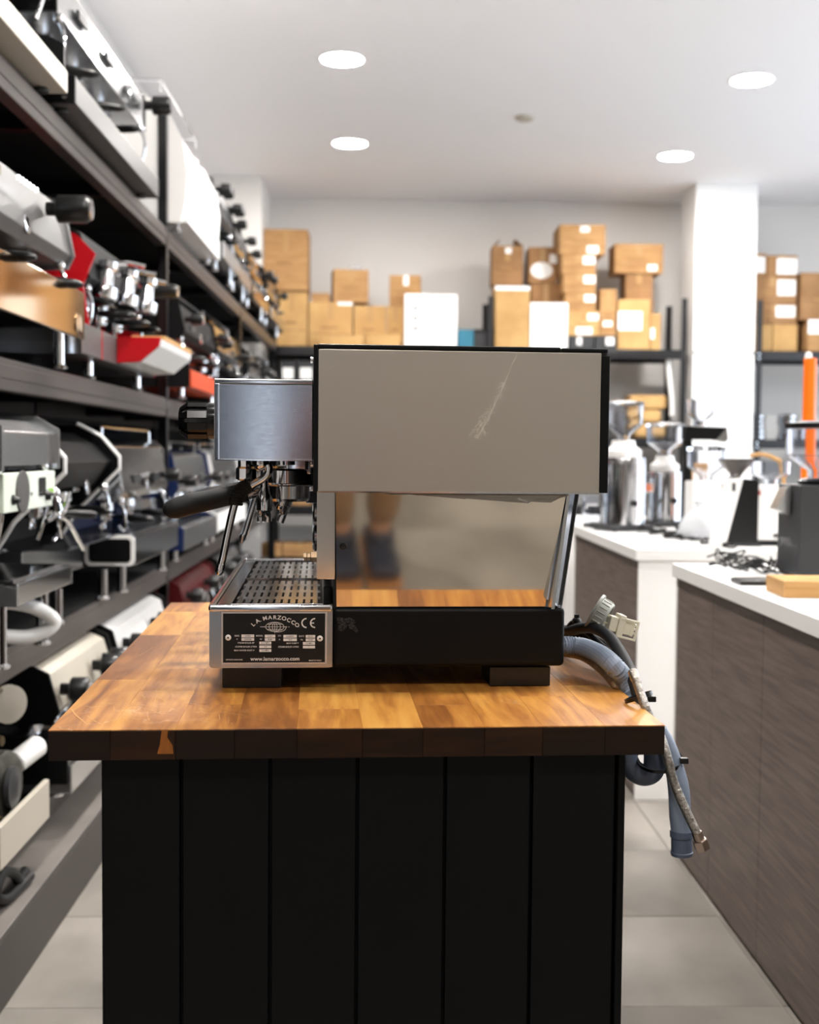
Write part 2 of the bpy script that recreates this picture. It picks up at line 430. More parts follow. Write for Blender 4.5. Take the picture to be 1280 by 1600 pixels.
# ---- butcher-block wood: every stave keeps its own tone (object random), grain runs along y
def wood(name, dark):
    m = bpy.data.materials.new(name); m.use_nodes = True; nt = m.node_tree; b = nt.nodes['Principled BSDF']; N = nt.nodes.new; Lk = nt.links.new
    tc = N('ShaderNodeTexCoord'); oi = N('ShaderNodeObjectInfo')
    mp = N('ShaderNodeMapping'); mp.inputs['Scale'].default_value = (11, 1.3, 11) if not dark else (1.5, 1.5, 9)
    Lk(tc.outputs['Object'], mp.inputs[0])
    cb = N('ShaderNodeCombineXYZ'); mm = N('ShaderNodeMath'); mm.operation = 'MULTIPLY'; mm.inputs[1].default_value = 37.0
    Lk(oi.outputs['Random'], mm.inputs[0]); Lk(mm.outputs[0], cb.inputs[0]); Lk(mm.outputs[0], cb.inputs[1]); Lk(cb.outputs[0], mp.inputs['Location'])
    nz = N('ShaderNodeTexNoise'); nz.inputs['Scale'].default_value = 2.2; nz.inputs['Detail'].default_value = 8; nz.inputs['Distortion'].default_value = 1.6
    Lk(mp.outputs[0], nz.inputs['Vector'])
    fine = N('ShaderNodeTexNoise'); fine.inputs['Scale'].default_value = 14; fine.inputs['Detail'].default_value = 4; Lk(mp.outputs[0], fine.inputs['Vector'])
    r1 = N('ShaderNodeValToRGB'); e = r1.color_ramp.elements
    cols = [('#542d10', .0), ('#7d4a1c', .33), ('#a2682b', .5), ('#c48a3e', .68), ('#d8a654', 1.0)] if not dark else [('#100803', 0), ('#1d0f06', .5), ('#3a200c', .9)]
    e[0].color = lin(cols[0][0]); e[0].position = 0; e[1].color = lin(cols[-1][0]); e[1].position = cols[-1][1]
    for c, p_ in cols[1:-1]: q = e.new(p_); q.color = lin(c)
    # value = .55*noise + .3*random + .15*fine
    a = N('ShaderNodeMath'); a.operation = 'MULTIPLY_ADD'; a.inputs[1].default_value = .95; a.inputs[2].default_value = -.20
    Lk(nz.outputs['Fac'], a.inputs[0])
    c = N('ShaderNodeMath'); c.operation = 'MULTIPLY_ADD'; c.inputs[1].default_value = .34 if not dark else .25; Lk(oi.outputs['Random'], c.inputs[0]); Lk(a.outputs[0], c.inputs[2])
    d_ = N('ShaderNodeMath'); d_.operation = 'MULTIPLY_ADD'; d_.inputs[1].default_value = .22; Lk(fine.outputs['Fac'], d_.inputs[0]); Lk(c.outputs[0], d_.inputs[2])
    Lk(d_.outputs[0], r1.inputs[0])
    # worn pale scratches
    w1 = N('ShaderNodeTexNoise'); w1.inputs['Scale'].default_value = 9; w1.inputs['Detail'].default_value = 6; Lk(tc.outputs['Object'], w1.inputs['Vector'])
    w2 = N('ShaderNodeTexNoise'); w2.inputs['Scale'].default_value = 3.1; Lk(tc.outputs['Object'], w2.inputs['Vector'])
    g1 = N('ShaderNodeValToRGB'); g1.color_ramp.elements[0].position = .495; g1.color_ramp.elements[0].color = (0, 0, 0, 1); g1.color_ramp.elements[1].position = .5; g1.color_ramp.elements[1].color = (1, 1, 1, 1)
    q = g1.color_ramp.elements.new(.505); q.color = (0, 0, 0, 1); Lk(w1.outputs['Fac'], g1.inputs[0])
    g2 = N('ShaderNodeValToRGB'); g2.color_ramp.elements[0].position = .52; g2.color_ramp.elements[1].position = .68; Lk(w2.outputs['Fac'], g2.inputs[0])
    mu = N('ShaderNodeMath'); mu.operation = 'MULTIPLY'; Lk(g1.outputs[0], mu.inputs[0]); Lk(g2.outputs[0], mu.inputs[1])
    mu2 = N('ShaderNodeMath'); mu2.operation = 'MULTIPLY'; mu2.inputs[1].default_value = .4 if not dark else 0; Lk(mu.outputs[0], mu2.inputs[0])
    mx = N('ShaderNodeMix'); mx.data_type = 'RGBA'; Lk(mu2.outputs[0], mx.inputs[0]); Lk(r1.outputs[0], mx.inputs[6]); mx.inputs[7].default_value = lin('#e0cba6')
    Lk(mx.outputs[2], b.inputs['Base Color'])
    b.inputs['Roughness'].default_value = .36; b.inputs['Coat Weight'].default_value = .15 if not dark else 0.; b.inputs['Specular IOR Level'].default_value = .5 if not dark else .25; b.inputs['Coat Roughness'].default_value = .25
    mr = N('ShaderNodeMapRange'); mr.inputs['To Min'].default_value = .28; mr.inputs['To Max'].default_value = .5; Lk(w2.outputs['Fac'], mr.inputs[0]); Lk(mr.outputs[0], b.inputs['Roughness'])
    bp = N('ShaderNodeBump'); bp.inputs['Strength'].default_value = .05; bp.inputs['Distance'].default_value = .004; Lk(fine.outputs['Fac'], bp.inputs['Height']); Lk(bp.outputs[0], b.inputs['Normal'])
    return m
M['wood'] = wood('acacia_butcher_block', False); M['woodd'] = wood('dark_stained_acacia', True)
M['wooda'] = mat('amber_wood', '#a8651f', .35, col2='#7a4415', nscale=14, nstretch=(4, 1, 1))

tyF = LZ(564, 1137, 0).y; txl = LZ(81, 1135, 0).x; txr = LZ(1047, 1139, 0).x; tyB = LZ(300, 941.5, 0).y
TH = .0345
table = thing('work_table', 'narrow black work table with an oiled butcher-block top under the coffee machine', 'table', (MO.x, MO.y, 0), ANG)
g = G(); g.box(txl + .006, txr - .006, tyF + .014, tyB - .006, TT - TH + .001, TT - .0017); g.build('core_board', M['woodd'], table, ang=0)
ws = [.068, .072, .066, .07, .074, .069, .071, .067, .073, .07]
sc_ = (txr - txl) / sum(ws); xx = txl
for k, wv in enumerate(ws):
    wv *= sc_; ya = tyF + .0001
    first = True
    while ya < tyB - .002:
        ln = rnd.uniform(.16, .42) if not first else [.3, .22, .13, .26, .1, .2, .12, .28, .17, .24][k]
        first = False
        yb = min(tyB, ya + ln)
        if tyB - yb < .06: yb = tyB
        g = G(); dz = rnd.uniform(-.00025, .00025)
        g.box(xx + .00005, xx + wv - .00005, ya + .00005, yb - .00005, TT - .0014, TT + dz * .2, b=.0002, seg=1)
        g.build('stave', M['wood'], table, ang=0)
        ya = yb
    xx += wv
# front edge: dark-stained stave ends, one left amber
xx = txl
for k, wv in enumerate(ws):
    wv *= sc_
    g = G(); g.box(xx + .00005, xx + wv - .00005, tyF, tyF + .0118, TT - TH, TT - .0016, b=.0004, seg=1)
    g.build('stave_end', M['woodd'], table, ang=0)
    xx += wv
g = G(); xa = L(247, 1150, tyF).x; xb = L(271, 1150, tyF).x
zt_, zb_ = lz(255, 1141, tyF) + TT, lz(255, 1178, tyF) + TT
g.prism([(xa + .004, zt_), (xa + .011, zt_), (xa + .010, zt_ - .008), (xb - .001, zt_ - .017), (xb, zb_), (xa - .001, zb_), (xa + .002, zt_ - .016)], 'xz', tyF - .0003, tyF + .004)
o = g.build('amber_streak', M['wooda'], table, ang=0); o['label'] = 'amber unstained streak in the dark front edge'
# scuffs and scratches worn into the finish
g = G(); rs = random.Random(11)
def tscr(P, wd):
    Q = [LZ(x, y, .0005) for x, y in P]
    for A, B in zip(Q, Q[1:]):
        dx, dy = B.x - A.x, B.y - A.y; l = math.hypot(dx, dy) or 1; nx, ny = -dy / l * wd, dx / l * wd
        g.quad((A.x + nx, A.y + ny, TT + .0005), (A.x - nx, A.y - ny, TT + .0005), (B.x - nx, B.y - ny, TT + .0005), (B.x + nx, B.y + ny, TT + .0005))
tscr([(111, 1107), (118, 1117), (134, 1130)], .0007); tscr([(136, 1118), (150, 1128), (160, 1132)], .0006); tscr([(217, 1025), (240, 1011)], .0005)
for (cx, cy, n_, rx, ry) in ((170, 1100, 22, 60, 14), (235, 1080, 26, 30, 9), (280, 1078, 12, 22, 8), (232, 1110, 12, 14, 6), (360, 1112, 14, 30, 12), (590, 1090, 6, 120, 20), (960, 1110, 6, 40, 10)):
    for _ in range(n_):
        x = cx + rs.gauss(0, rx * .5); y = cy + rs.gauss(0, ry * .5); y = min(y, 1132); a = rs.uniform(-.5, .5) + rs.choice([0, 0, 1.2]); l = rs.uniform(4, 22)
        P = [(x, y)]
        for _ in range(2):
            a += rs.uniform(-.3, .3); P.append((P[-1][0] + l * math.cos(a), min(1133, P[-1][1] + l * .35 * math.sin(a))))
        if min(q[0] for q in P) > 100 + (1134 - y) * .95: tscr(P, rs.uniform(.0002, .0004))
g.build('worn_scratches', mat('pale_wood_scratch', '#c99a62', .6), table, ang=0)
# cabinet under the top
cxl = lx(157, 1300, tyF + .03); cxr = lx(975, 1300, tyF + .03); cyF = tyF + .028; cyB = tyB - .05
g = G(); g.box(cxl + .012, cxr - .012, cyF + .014, cyB - .012, .002, TT - TH); g.build('carcass', M['black'], table, ang=0)
bx = [157, 283, 422, 558, 695, 830, 962]
for a, b_ in zip(bx, bx[1:]):
    g = G(); g.box(lx(a, 1300, cyF) + .0016, lx(b_, 1300, cyF) - .0016, cyF, cyF + .012, .002, TT - TH - .0005, b=.0022, seg=2)
    g.build('board', M['black'], table, ang=30)
g = G(); g.box(lx(964, 1300, cyF), cxr, cyF - .001, cyF + .03, .002, TT - TH - .0005, b=.0012, seg=1); g.build('corner_post', M['black'], table, ang=0)
g = G(); g.box(cxl - .0005, cxl + .0115, cyF + .0125, cyF + .05, .002, TT - TH - .0005, b=.0012, seg=1); g.build('corner_post', M['black'], table, ang=0)
for (xa, xb) in ((cxl, cxl + .011), (cxr - .011, cxr)):
    n = 8; yy0 = cyF + (.051 if xa == cxl else .031)
    for k in range(n):
        ya = yy0 + (cyB - yy0) * k / n; yb = yy0 + (cyB - yy0) * (k + 1) / n
        g = G(); g.box(xa, xb, ya + .0012, yb - .0012, .002, TT - TH - .0005, b=.002, seg=1); g.build('side_board', M['black'], table, ang=0)

# ================================================================== the espresso machine in the foreground
MW = .655                                    # width of the machine (into the scene)
mac = thing('espresso_machine', 'large stainless two-group espresso machine seen from its side on the wooden table', 'espresso machine', tuple(MO), ANG)
XL, XRr = lx(327, 1000, -.018), lx(519.5, 1000, -.018)
# feet blocks
for (a, b_) in ((348, 440), (764, 858)):
    for y in (.012, MW - .10):
        g = G(); xa, xb = lx(a, 1070, .02), lx(b_, 1070, .02); g.box(xa, xb, y, y + .085, .0008, lz(600, 1041, .02) - .0002, b=.001); g.build('foot', M['dgrey'] if False else M['blackp'], mac, ang=0)
bz0 = lz(700, 1042.5, 0); bz1 = lz(700, 949, 0)
g = G(); xa, xb = lx(440, 1050, .2), lx(765, 1050, .2); g.box(xa, xb, .09, MW - .09, .014, bz0 - .0005); g.build('underframe', M['blackp'], mac, ang=0)
# base
bxa, bxb = lx(519, 1000, 0), lx(883, 1000, 0)
g = G(); g.box(bxa, bxb, 0, MW, bz0, bz1, b=.007, seg=4); g.build('base', M['black'], mac)
g = G(); g.box(lx(400, 1000), bxa + .004, .03, MW - .03, bz0 + .001, bz1 - .03); g.build('chassis', M['black'], mac, ang=0)
# worn foil emblem on the base: a patchy silver transfer
m = bpy.data.materials.new('worn_silver_transfer'); m.use_nodes = True; nt = m.node_tree; b = nt.nodes['Principled BSDF']
tc = nt.nodes.new('ShaderNodeTexCoord'); nz = nt.nodes.new('ShaderNodeTexNoise'); nz.inputs['Scale'].default_value = 260; nz.inputs['Detail'].default_value = 3; nz.inputs['Distortion'].default_value = 2.5
nt.links.new(tc.outputs['Object'], nz.inputs[0]); rp = nt.nodes.new('ShaderNodeValToRGB'); rp.color_ramp.elements[0].position = .5; rp.color_ramp.elements[0].color = lin('#0d0e10')
rp.color_ramp.elements[1].position = .6; rp.color_ramp.elements[1].color = lin('#5c5d60'); nt.links.new(nz.outputs['Fac'], rp.inputs[0]); nt.links.new(rp.outputs[0], b.inputs['Base Color']); b.inputs['Roughness'].default_value = .5
def blob(pts, y, g=None):
    g = g or G(); vs = [g.bm.verts.new((lx(x, z, y), y, lz(x, z, y))) for x, z in pts]; g.bm.faces.new(vs); return g
g = G()
for pl_ in ([(526, 966), (531, 964), (538, 967), (546, 965), (553, 968), (556, 973), (551, 976), (543, 973), (535, 976), (528, 974)],
            [(529, 977), (537, 974), (544, 976), (541, 982), (534, 987), (528, 984)],
            [(544, 975), (552, 975), (557, 980), (560, 986), (557, 989), (552, 984), (546, 982)]):
    blob(pl_, -.0006, g)
bmesh.ops.solidify(g.bm, geom=list(g.bm.faces), thickness=.0004)
g.build('worn_emblem', m, mac, ang=0)['label'] = 'worn silver emblem transfer on the black base'

# drip tray: open steel box with rounded corners
tz0, tz1 = lz(420, 1043.5, -.018), lz(420, 949, -.018)
ty0, ty1 = -.018, MW + .0
def rrect(x0, x1, z0, z1, r, n=5, rt=None):
    rt = r if rt is None else rt; P = []
    for (cx, cz, a0, q) in ((x1 - r, z0 + r, -PI / 2, r), (x1 - rt, z1 - rt, 0, rt), (x0 + rt, z1 - rt, PI / 2, rt), (x0 + r, z0 + r, PI, r)):
        for i in range(n + 1):
            a = a0 + PI / 2 * i / n; P.append((cx + q * math.cos(a), cz + q * math.sin(a)))
    return P
tray = G()
tray.prism(rrect(XL, XRr, tz0, tz1, .005, rt=.0015), 'xz', ty0, ty0 + .004)
tray.prism(rrect(XL, XRr, tz0, tz1, .005, rt=.0015), 'xz', ty1 - .004, ty1)
tray.box(XL, XL + .003, ty0 + .003, ty1 - .003, tz0 + .004, tz1); tray.box(XRr - .003, XRr, ty0 + .003, .03, tz0 + .004, tz1)
tray.box(XL + .003, XRr, ty0 + .003, ty1 - .003, tz0, tz0 + .004)
tr = tray.build('drip_tray', M['steel'], mac)
# rim lip around
g = G(); lw = .007; zt = tz1 + .0035; LT = .009
xr2 = lx(519, 900, .3)
g.box(XL - .001, XRr, ty0 - .003, ty0 + lw, tz1 - LT + .003, zt, b=.0036, seg=4)
g.box(XL - .001, XL + lw, ty0 + lw, ty1 - lw, tz1 - LT + .003, zt, b=.0015); g.box(XL - .001, XRr, ty1 - lw, ty1 + .001, tz1 - LT + .003, zt, b=.0015)
g.build('rim', M['chromed'], tr)
# inner pan and grate
g = G(); g.box(XL + lw, XRr - .002, ty0 + lw, ty1 - lw, tz1 - .012, tz1 - .011)
g.build('pan', M['dgrey'], tr, ang=0)
g = G(); gx0 = XL + .026; gx1 = XRr - .0125; gy0 = ty0 + .018; gy1 = ty1 - .02; gz = tz1 + .0005; th = .0016
g.box(XL + lw + .001, gx0, ty0 + lw + .001, ty1 - lw - .001, gz - th, gz); g.box(gx1, XRr - .003, ty0 + lw + .001, ty1 - lw - .001, gz - th, gz)
g.box(gx0, gx1, ty0 + lw + .001, gy0, gz - th, gz); g.box(gx0, gx1, gy1, ty1 - lw - .001, gz - th, gz)
nb = 12; pit = (gx1 - gx0) / nb
for i in range(1, nb): x = gx0 + pit * i; g.box(x - .0034, x + .0034, gy0, gy1, gz - th, gz)
nr = 8; pr = (gy1 - gy0) / nr
for j in range(1, nr):
    y = gy0 + pr * j
    for i in range(nb): x = gx0 + pit * i; g.box(x + .0032, x + pit - .0032, y - .015, y + .015, gz - th, gz - .0001)
g.build('grate', M['chromed'], tr, ang=0)['label'] = 'slotted stainless drip grate'
for yy in (gy0 + .001, (gy0 + gy1) / 2, gy1 - .006):
    g = G(); g.cyl((gx0, yy, gz + .001), (gx1, yy, gz + .001), .0014, n=8); g.build('stiffening_wire', M['chromed'], tr)
g = G(); xk = lx(505, 908, .12); g.box(xk, xk + .012, .10, .19, tz1 - .005, tz1 + .014, b=.002); g.build('clip', M['blackp'], tr)
# nameplate
py = ty0 - .0012
npx0, npx1, npz0, npz1 = lx(345.5, 1000, py), lx(511, 1000, py), lz(430, 1038, py), lz(430, 955.5, py)
g = G(); g.box(npx0, npx1, py, ty0 - .0001, npz0, npz1, b=.0004, seg=1); nplate = g.build('nameplate', mat('plate_aluminium', '#c9c3bf', .35, .6), mac, ang=0)
g = G(); g.box(npx0 + .0025, npx1 - .0025, py - .0004, py + .0002, npz0 + .0025, npz1 - .0025); g.build('black_field', M['plateb'], nplate, ang=0)
ly = py - .0005
Tg = G()
# plate coordinates from the crop (1280 x 670 for 210 x 110 px)
def PC(u, v): px, py_ = 320 + u * 210 / 1280, 940 + v * 110 / 670; q = L(px, py_, ly); return q.x, q.z
RXm = Matrix.Rotation(PI / 2, 4, 'X')
def put(s, u, v, hpx, rot=0, sx=1.0, bold=0.0):
    x, z = PC(u, v); size = hpx / 1187.0 * 210 / 1280 * 1.38
    me = textmesh(s, size, 1.0, bold * size)
    Tg.mesh(me, Matrix.Translation((x, ly, z)) @ RXm @ Matrix.Rotation(rot, 4, 'Z') @ Matrix.Diagonal((sx, 1, 1, 1))); bpy.data.meshes.remove(me)
arc = [('L', 462, 218, 46), ('A', 503, 186, 33), ('M', 574, 160, 16), ('A', 622, 153, 6), ('R', 668, 152, 0), ('Z', 710, 154, -6), ('O', 755, 162, -14), ('C', 800, 177, -24), ('C', 842, 199, -34), ('O', 878, 224, -44)]
for ch, u, v, a in arc: put(ch, u, v, 38, math.radians(a), 1.05, .018)
put('.', 535, 172, 40); put('.', 900, 236, 20)
put('www.lamarzocco.com', 670, 546, 36, 0, 1.02, .012)
for s, u, v, h in (('SERIE', 307, 326, 15), ('MODEL', 522, 326, 15), ('S/N', 712, 326, 15), ('DATE', 922, 330, 15), ('V', 308, 359, 15), ('W', 534, 359, 15), ('A', 712, 361, 15), ('Hz', 924, 363, 15),
                   ('STEAM BOILER BP', 393, 394, 15), ('MAX PUMP P', 836, 397, 15), ('COFFEE BOILER LITERS', 393, 430, 15), ('STEAM BOILER LITERS', 798, 432, 15), ('MAX WATER INLET P', 376, 465, 15),
                   ('ESPRESSO MACHINE', 281, 554, 13), ('MADE IN ITALY', 1052, 561, 13)):
    put(s, u, v, h, 0, .95, .006)
def field(g, u0, u1, v0, v1, y=None):
    x0, z0 = PC(u0, v1); x1, z1 = PC(u1, v0); g.quad((x0, ly, z0), (x1, ly, z0), (x1, ly, z1), (x0, ly, z1))
for f in ((350, 471, 313, 342), (572, 672, 315, 343), (749, 877, 316, 344), (962, 1052, 318, 344), (350, 471, 347, 373), (572, 672, 348, 374), (749, 877, 350, 376), (962, 1052, 351, 378),
          (520, 634, 381, 408), (935, 1050, 384, 411), (520, 634, 417, 443), (935, 1050, 420, 445), (520, 634, 453, 479)): field(Tg, *f)
# CE mark and the globe emblem, drawn as thin strokes
def stroke(pts, w):
    for (a, b_) in zip(pts, pts[1:]):
        (x0, z0), (x1, z1) = PC(*a), PC(*b_); dx, dz = x1 - x0, z1 - z0; l = math.hypot(dx, dz) or 1; w_ = w / 1187 * 210 / 1280 / 2; nx, nz_ = -dz / l * w_, dx / l * w_
        Tg.quad((x0 + nx, ly, z0 + nz_), (x0 - nx, ly, z0 - nz_), (x1 - nx, ly, z1 - nz_), (x1 + nx, ly, z1 + nz_))
def arcp(cx, cy, rx, ry, a0, a1, n=18): return [(cx + rx * math.cos(math.radians(a0 + (a1 - a0) * i / n)), cy - ry * math.sin(math.radians(a0 + (a1 - a0) * i / n))) for i in range(n + 1)]
stroke(arcp(968, 204, 42, 42, 88, 272), 12); stroke(arcp(1050, 204, 42, 42, 88, 272), 12); stroke([(1012, 204), (1042, 204)], 11)
for k in (1, .62, .25): stroke(arcp(667, 240, 88 * k, 44, 0, 360, 28), 4)
for k in (-.55, 0, .55): hw = 86 * math.sqrt(1 - k * k); stroke([(667 - hw, 240 + 44 * k), (667 + hw, 240 + 44 * k)], 3.5)
stroke([(667, 192), (667, 300)], 4); stroke([(528, 240), (575, 240)], 5); stroke([(760, 240), (785, 240)], 5); stroke([(797, 241), (806, 241)], 5)
stroke(arcp(690, 248, 84, 42, -100, 10, 16), 4)
o = Tg.build('lettering', M['text'], nplate, ang=0)
# dark typed values over the silver fields
Tg = G(); ly = ly - .0003
for s, u, v in (('LINEA', 410, 328), ('2 AV', 622, 330), ('LN0092', 813, 331), ('05/12', 1006, 332), ('220/240', 410, 360), ('4000', 622, 361), ('16,5', 813, 363), ('50/60', 1006, 365),
                ('0.15 MPa', 577, 395), ('1.6 MPa', 992, 398), ('1.8', 577, 430), ('7', 992, 432), ('0.6 MPa', 577, 466)): put(s, u, v, 15, 0, 1, .004)
Tg.build('typed_values', M['dgrey'], nplate, ang=0)
for u in (223, 1097):
    ly_ = ly; x, z = PC(u, 343 if u < 500 else 351); g = G(); g.lathe([(.0038, 0), (.0038, .0006), (.0030, .0012), (.0012, .0013), (.0011, -.0004), (0, -.0004)], (x, ly_ + .0003, z), (0, -1, 0), 18); rv = g.build('rivet', M['text'], nplate); g = G(); g.cyl((x, ly_ - .001, z), (x, ly_ - .0013, z), .0012, n=10); g.build('rivet_hole', M['plateb'], nplate)

# lower body: leaning side panels, steel front strip
z1b = lz(700, 768, -.03) ; z0b = bz1
ins = .004; UO = -.033
xA, xB, xT, xD = lx(525, 850, .0), lx(495, 850, .0), lx(887, 772, UO), lx(853, 947, .003)
g = G(); g.hexa([(xA + .002, ins + .004, z0b), (xD, ins + .004, z0b), (xD, MW - ins - .004, z0b), (xA + .002, MW - ins - .004, z0b), (xA + .002, UO + .006, z1b), (xT, UO + .006, z1b), (xT, MW - UO - .006, z1b), (xA + .002, MW - UO - .006, z1b)])
g.build('lower_body', M['steel'], mac, ang=0)
for s in (0, 1):
    def Y(v): return MW - v if s else v
    g = G(); pts = [(lx(526, 948, .003), Y(.003), z0b + .0008), (xD - .001, Y(.003), z0b + .0008), (xT - .001, Y(UO + .003), z1b), (lx(524.5, 772, UO), Y(UO + .003), z1b)]
    vs = [g.bm.verts.new(p_) for p_ in pts] + [g.bm.verts.new((p_[0], p_[1] + (.0022 if not s else -.0022), p_[2])) for p_ in pts]
    for f in ((0, 1, 2, 3), (7, 6, 5, 4), (0, 4, 5, 1), (1, 5, 6, 2), (2, 6, 7, 3), (3, 7, 4, 0)): g.bm.faces.new([vs[i] for i in f])
    bmesh.ops.recalc_face_normals(g.bm, faces=g.bm.faces[:])
    sp = g.build('polished_side_panel', M['mirror'], mac, ang=0)
    if not s:
        sp['label'] = 'mirror-polished lower side panel reflecting the table'
        t_ = (948 - 853) / 178; yy = .003 - .033 * t_; x, z = lx(536.5, 853.5, yy), lz(536.5, 853.5, yy)
        g = G(); g.lathe([(.0048, 0), (.0048, .001), (.0038, .0022), (.0017, .0024), (.0016, .001), (0, .001)], (x, yy - .0005, z), (0, -.976, -.217), 16); g.build('screw', M['blackp'], sp)
g = G(); g.hexa([(lx(495.5, 860, 0), .004, lz(510, 905, .004)), (lx(523.5, 860, 0), .0035, lz(510, 905, .004)), (lx(523.5, 860, 0), MW - .004, lz(510, 905, .004)), (lx(495.5, 860, 0), MW - .004, lz(510, 905, .004)), (lx(495.5, 772, UO), UO + .006, z1b), (lx(523.5, 772, UO), UO + .0055, z1b), (lx(523.5, 772, UO), MW - UO - .006, z1b), (lx(495.5, 772, UO), MW - UO - .006, z1b)]); g.build('front_upright', M['steel'], mac, ang=0)
g = G(); g.box(lx(521, 930, .02), lx(526, 930, .02), .004, MW - .034, z0b - .02, lz(510, 905, .004)); g.box(lx(505, 930, .4), lx(522, 930, .02), .36, MW - .034, z0b + .004, lz(510, 905, .004)); g.build('lower_upright', M['blackp'], mac, ang=0)
# torn protective film under the upper body
jag = [(596, 770), (612, 773), (640, 772.5), (655, 774.5), (668, 771.5), (690, 772.5), (712, 775), (728, 773), (745, 775), (768, 774), (790, 777), (806, 779), (818, 777), (826, 781), (838, 779), (846, 784), (852, 778), (862, 781), (876, 778), (888, 775), (888, 766), (596, 766)]
g = G(); vs = [g.bm.verts.new((lx(x, z, UO + .001), UO + .001 + .0012 * ((i * 7) % 3 == 0), lz(x, z, UO + .001))) for i, (x, z) in enumerate(jag)]
g.bm.faces.new(vs); bmesh.ops.triangulate(g.bm, faces=g.bm.faces[:]); bmesh.ops.solidify(g.bm, geom=list(g.bm.faces), thickness=.0004)
g.build('torn_film', mat('torn_grey_film', '#77726a', .4, .5), mac, ang=0)['label'] = 'ragged edge of peeled protective film'
# rear clear acrylic shield and its polished edge strip
g = G(); a0, a1 = lx(902, 772, UO), lx(909, 772, UO); b0, b1 = lx(862, 946, .02), lx(869, 946, .02)
g.prism([(b0, z0b + .001), (b1, z0b + .001), (a1, z1b), (a0, z1b)], 'xz', UO + .012, MW - .012, bev=.0012); g.build('clear_shield', M['acryl'], mac, ang=0)
g = G(); a0, a1 = lx(888, 772, UO), lx(893, 772, UO); b0, b1 = lx(851, 946, .02), lx(856, 946, .02)
g.prism([(b0, z0b + .001), (b1, z0b + .001), (a1, z1b), (a0, z1b)], 'xz', UO + .006, .0); g.build('edge_strip', M['chromed'], mac, ang=0)
g = G(); g.cyl((lx(873, 948), .02, z0b - .001), (lx(873, 948), .02, z0b + .003), .006, n=12); g.build('shield_screw', M['chrome'], mac)

# upper body
uz0, uz1 = lz(700, 769.5, UO), lz(700, 548, UO)
uxa, uxb = lx(497, 650, UO), lx(939, 650, UO)
g = G(); g.box(uxa, uxb + .008, UO + .004, MW - UO - .004, uz0 + .002, uz1); g.build('upper_body', M['dgrey'], mac, ang=0)
def skewbox(g, x0, x1, y0, y1, zl0, zl1): g.box(x0, x1, y0, y1, zl0, zl1, b=.0008, seg=1)
for s in (0, 1):
    ya, yb = (UO, UO + .0038) if not s else (MW - UO - .0038, MW - UO)
    g = G(); g.box(uxa, uxb, ya, yb, uz0, uz1, b=.0012, seg=2); sp = g.build('brushed_side_panel', M['brushed'], mac)
    if not s: up = sp; sp['label'] = 'broad brushed-steel upper side panel with a long scrape'
# scrape: pale scuffed patch with scratch lines
sm = mat('scratch_bare_metal', '#cdc6b8', .6)
g = G(); rs = random.Random(3)
def scr(pts, wd):
    for (a, b_) in zip(pts, pts[1:]):
        A, B = L(a[0], a[1], UO - .0002), L(b_[0], b_[1], UO - .0002); dx, dz = B.x - A.x, B.z - A.z; l = math.hypot(dx, dz) or 1; w_ = wd / 1187 / 1.5; nx, nz_ = -dz / l * w_, dx / l * w_
        g.quad((A.x + nx, UO - .0002, A.z + nz_), (B.x + nx, UO - .0002, B.z + nz_), (B.x - nx, UO - .0002, B.z - nz_), (A.x - nx, UO - .0002, A.z - nz_))
scr([(808, 556), (800, 570), (793, 588), (787, 603), (778, 622), (768, 643), (757, 664), (746, 684)], 1.0)
scr([(803, 562), (796, 580), (788, 598)], .8)
for k in range(75):
    t = rs.random() ** .75; cx = 790 - 44 * t + rs.uniform(-9, 7) * (.25 + t * .75); cy = 595 + 84 * t + rs.uniform(-4, 4)
    a = rs.choice([rs.uniform(1.7, 2.4), rs.uniform(0, PI)]); l = rs.uniform(2, 6); P = [(cx, cy)]
    for _ in range(2): a += rs.uniform(-.7, .7); P.append((P[-1][0] + l * math.cos(a), P[-1][1] + l * math.sin(a)))
    scr(P, rs.uniform(.35, .7))
for (a, b_) in (((741, 682), (750, 686)), ((672, 726), (679, 724)), ((680, 727), (684, 724)), ((513, 575), (525, 570))): scr([a, b_], .6)
g.build('scrape_mark', sm, up, ang=0)
# black frame strips and lid
g = G(); g.box(lx(490, 600, UO), uxa, UO - .002, MW - UO, lz(493, 768.5, UO), lz(493, 538, UO), b=.0012); g.build('front_frame_strip', M['black'], mac)
g = G(); g.box(uxb, lx(952.5, 600, UO), UO - .002, MW - UO, lz(945, 770.5, UO), lz(945, 556, UO), b=.0012); g.build('rear_frame_strip', M['black'], mac)
xs = lx(877, 545, UO)
g = G(); g.box(uxa, xs - .0006, UO - .0015, MW - UO, uz1 + .0003, lz(700, 540.5, UO), b=.0015); g.build('lid', M['black'], mac)
g = G(); g.box(xs + .0006, lx(950.5, 545, UO), UO - .0015, MW - UO, uz1 + .0003, lz(900, 544.5, UO), b=.0015); g.build('rear_lid', M['black'], mac)
g = G(); g.box(uxa, uxb, UO - .001, UO + .001, uz0 - .0012, uz0 + .001); g.build('lower_trim', M['chromed'], mac, ang=0)

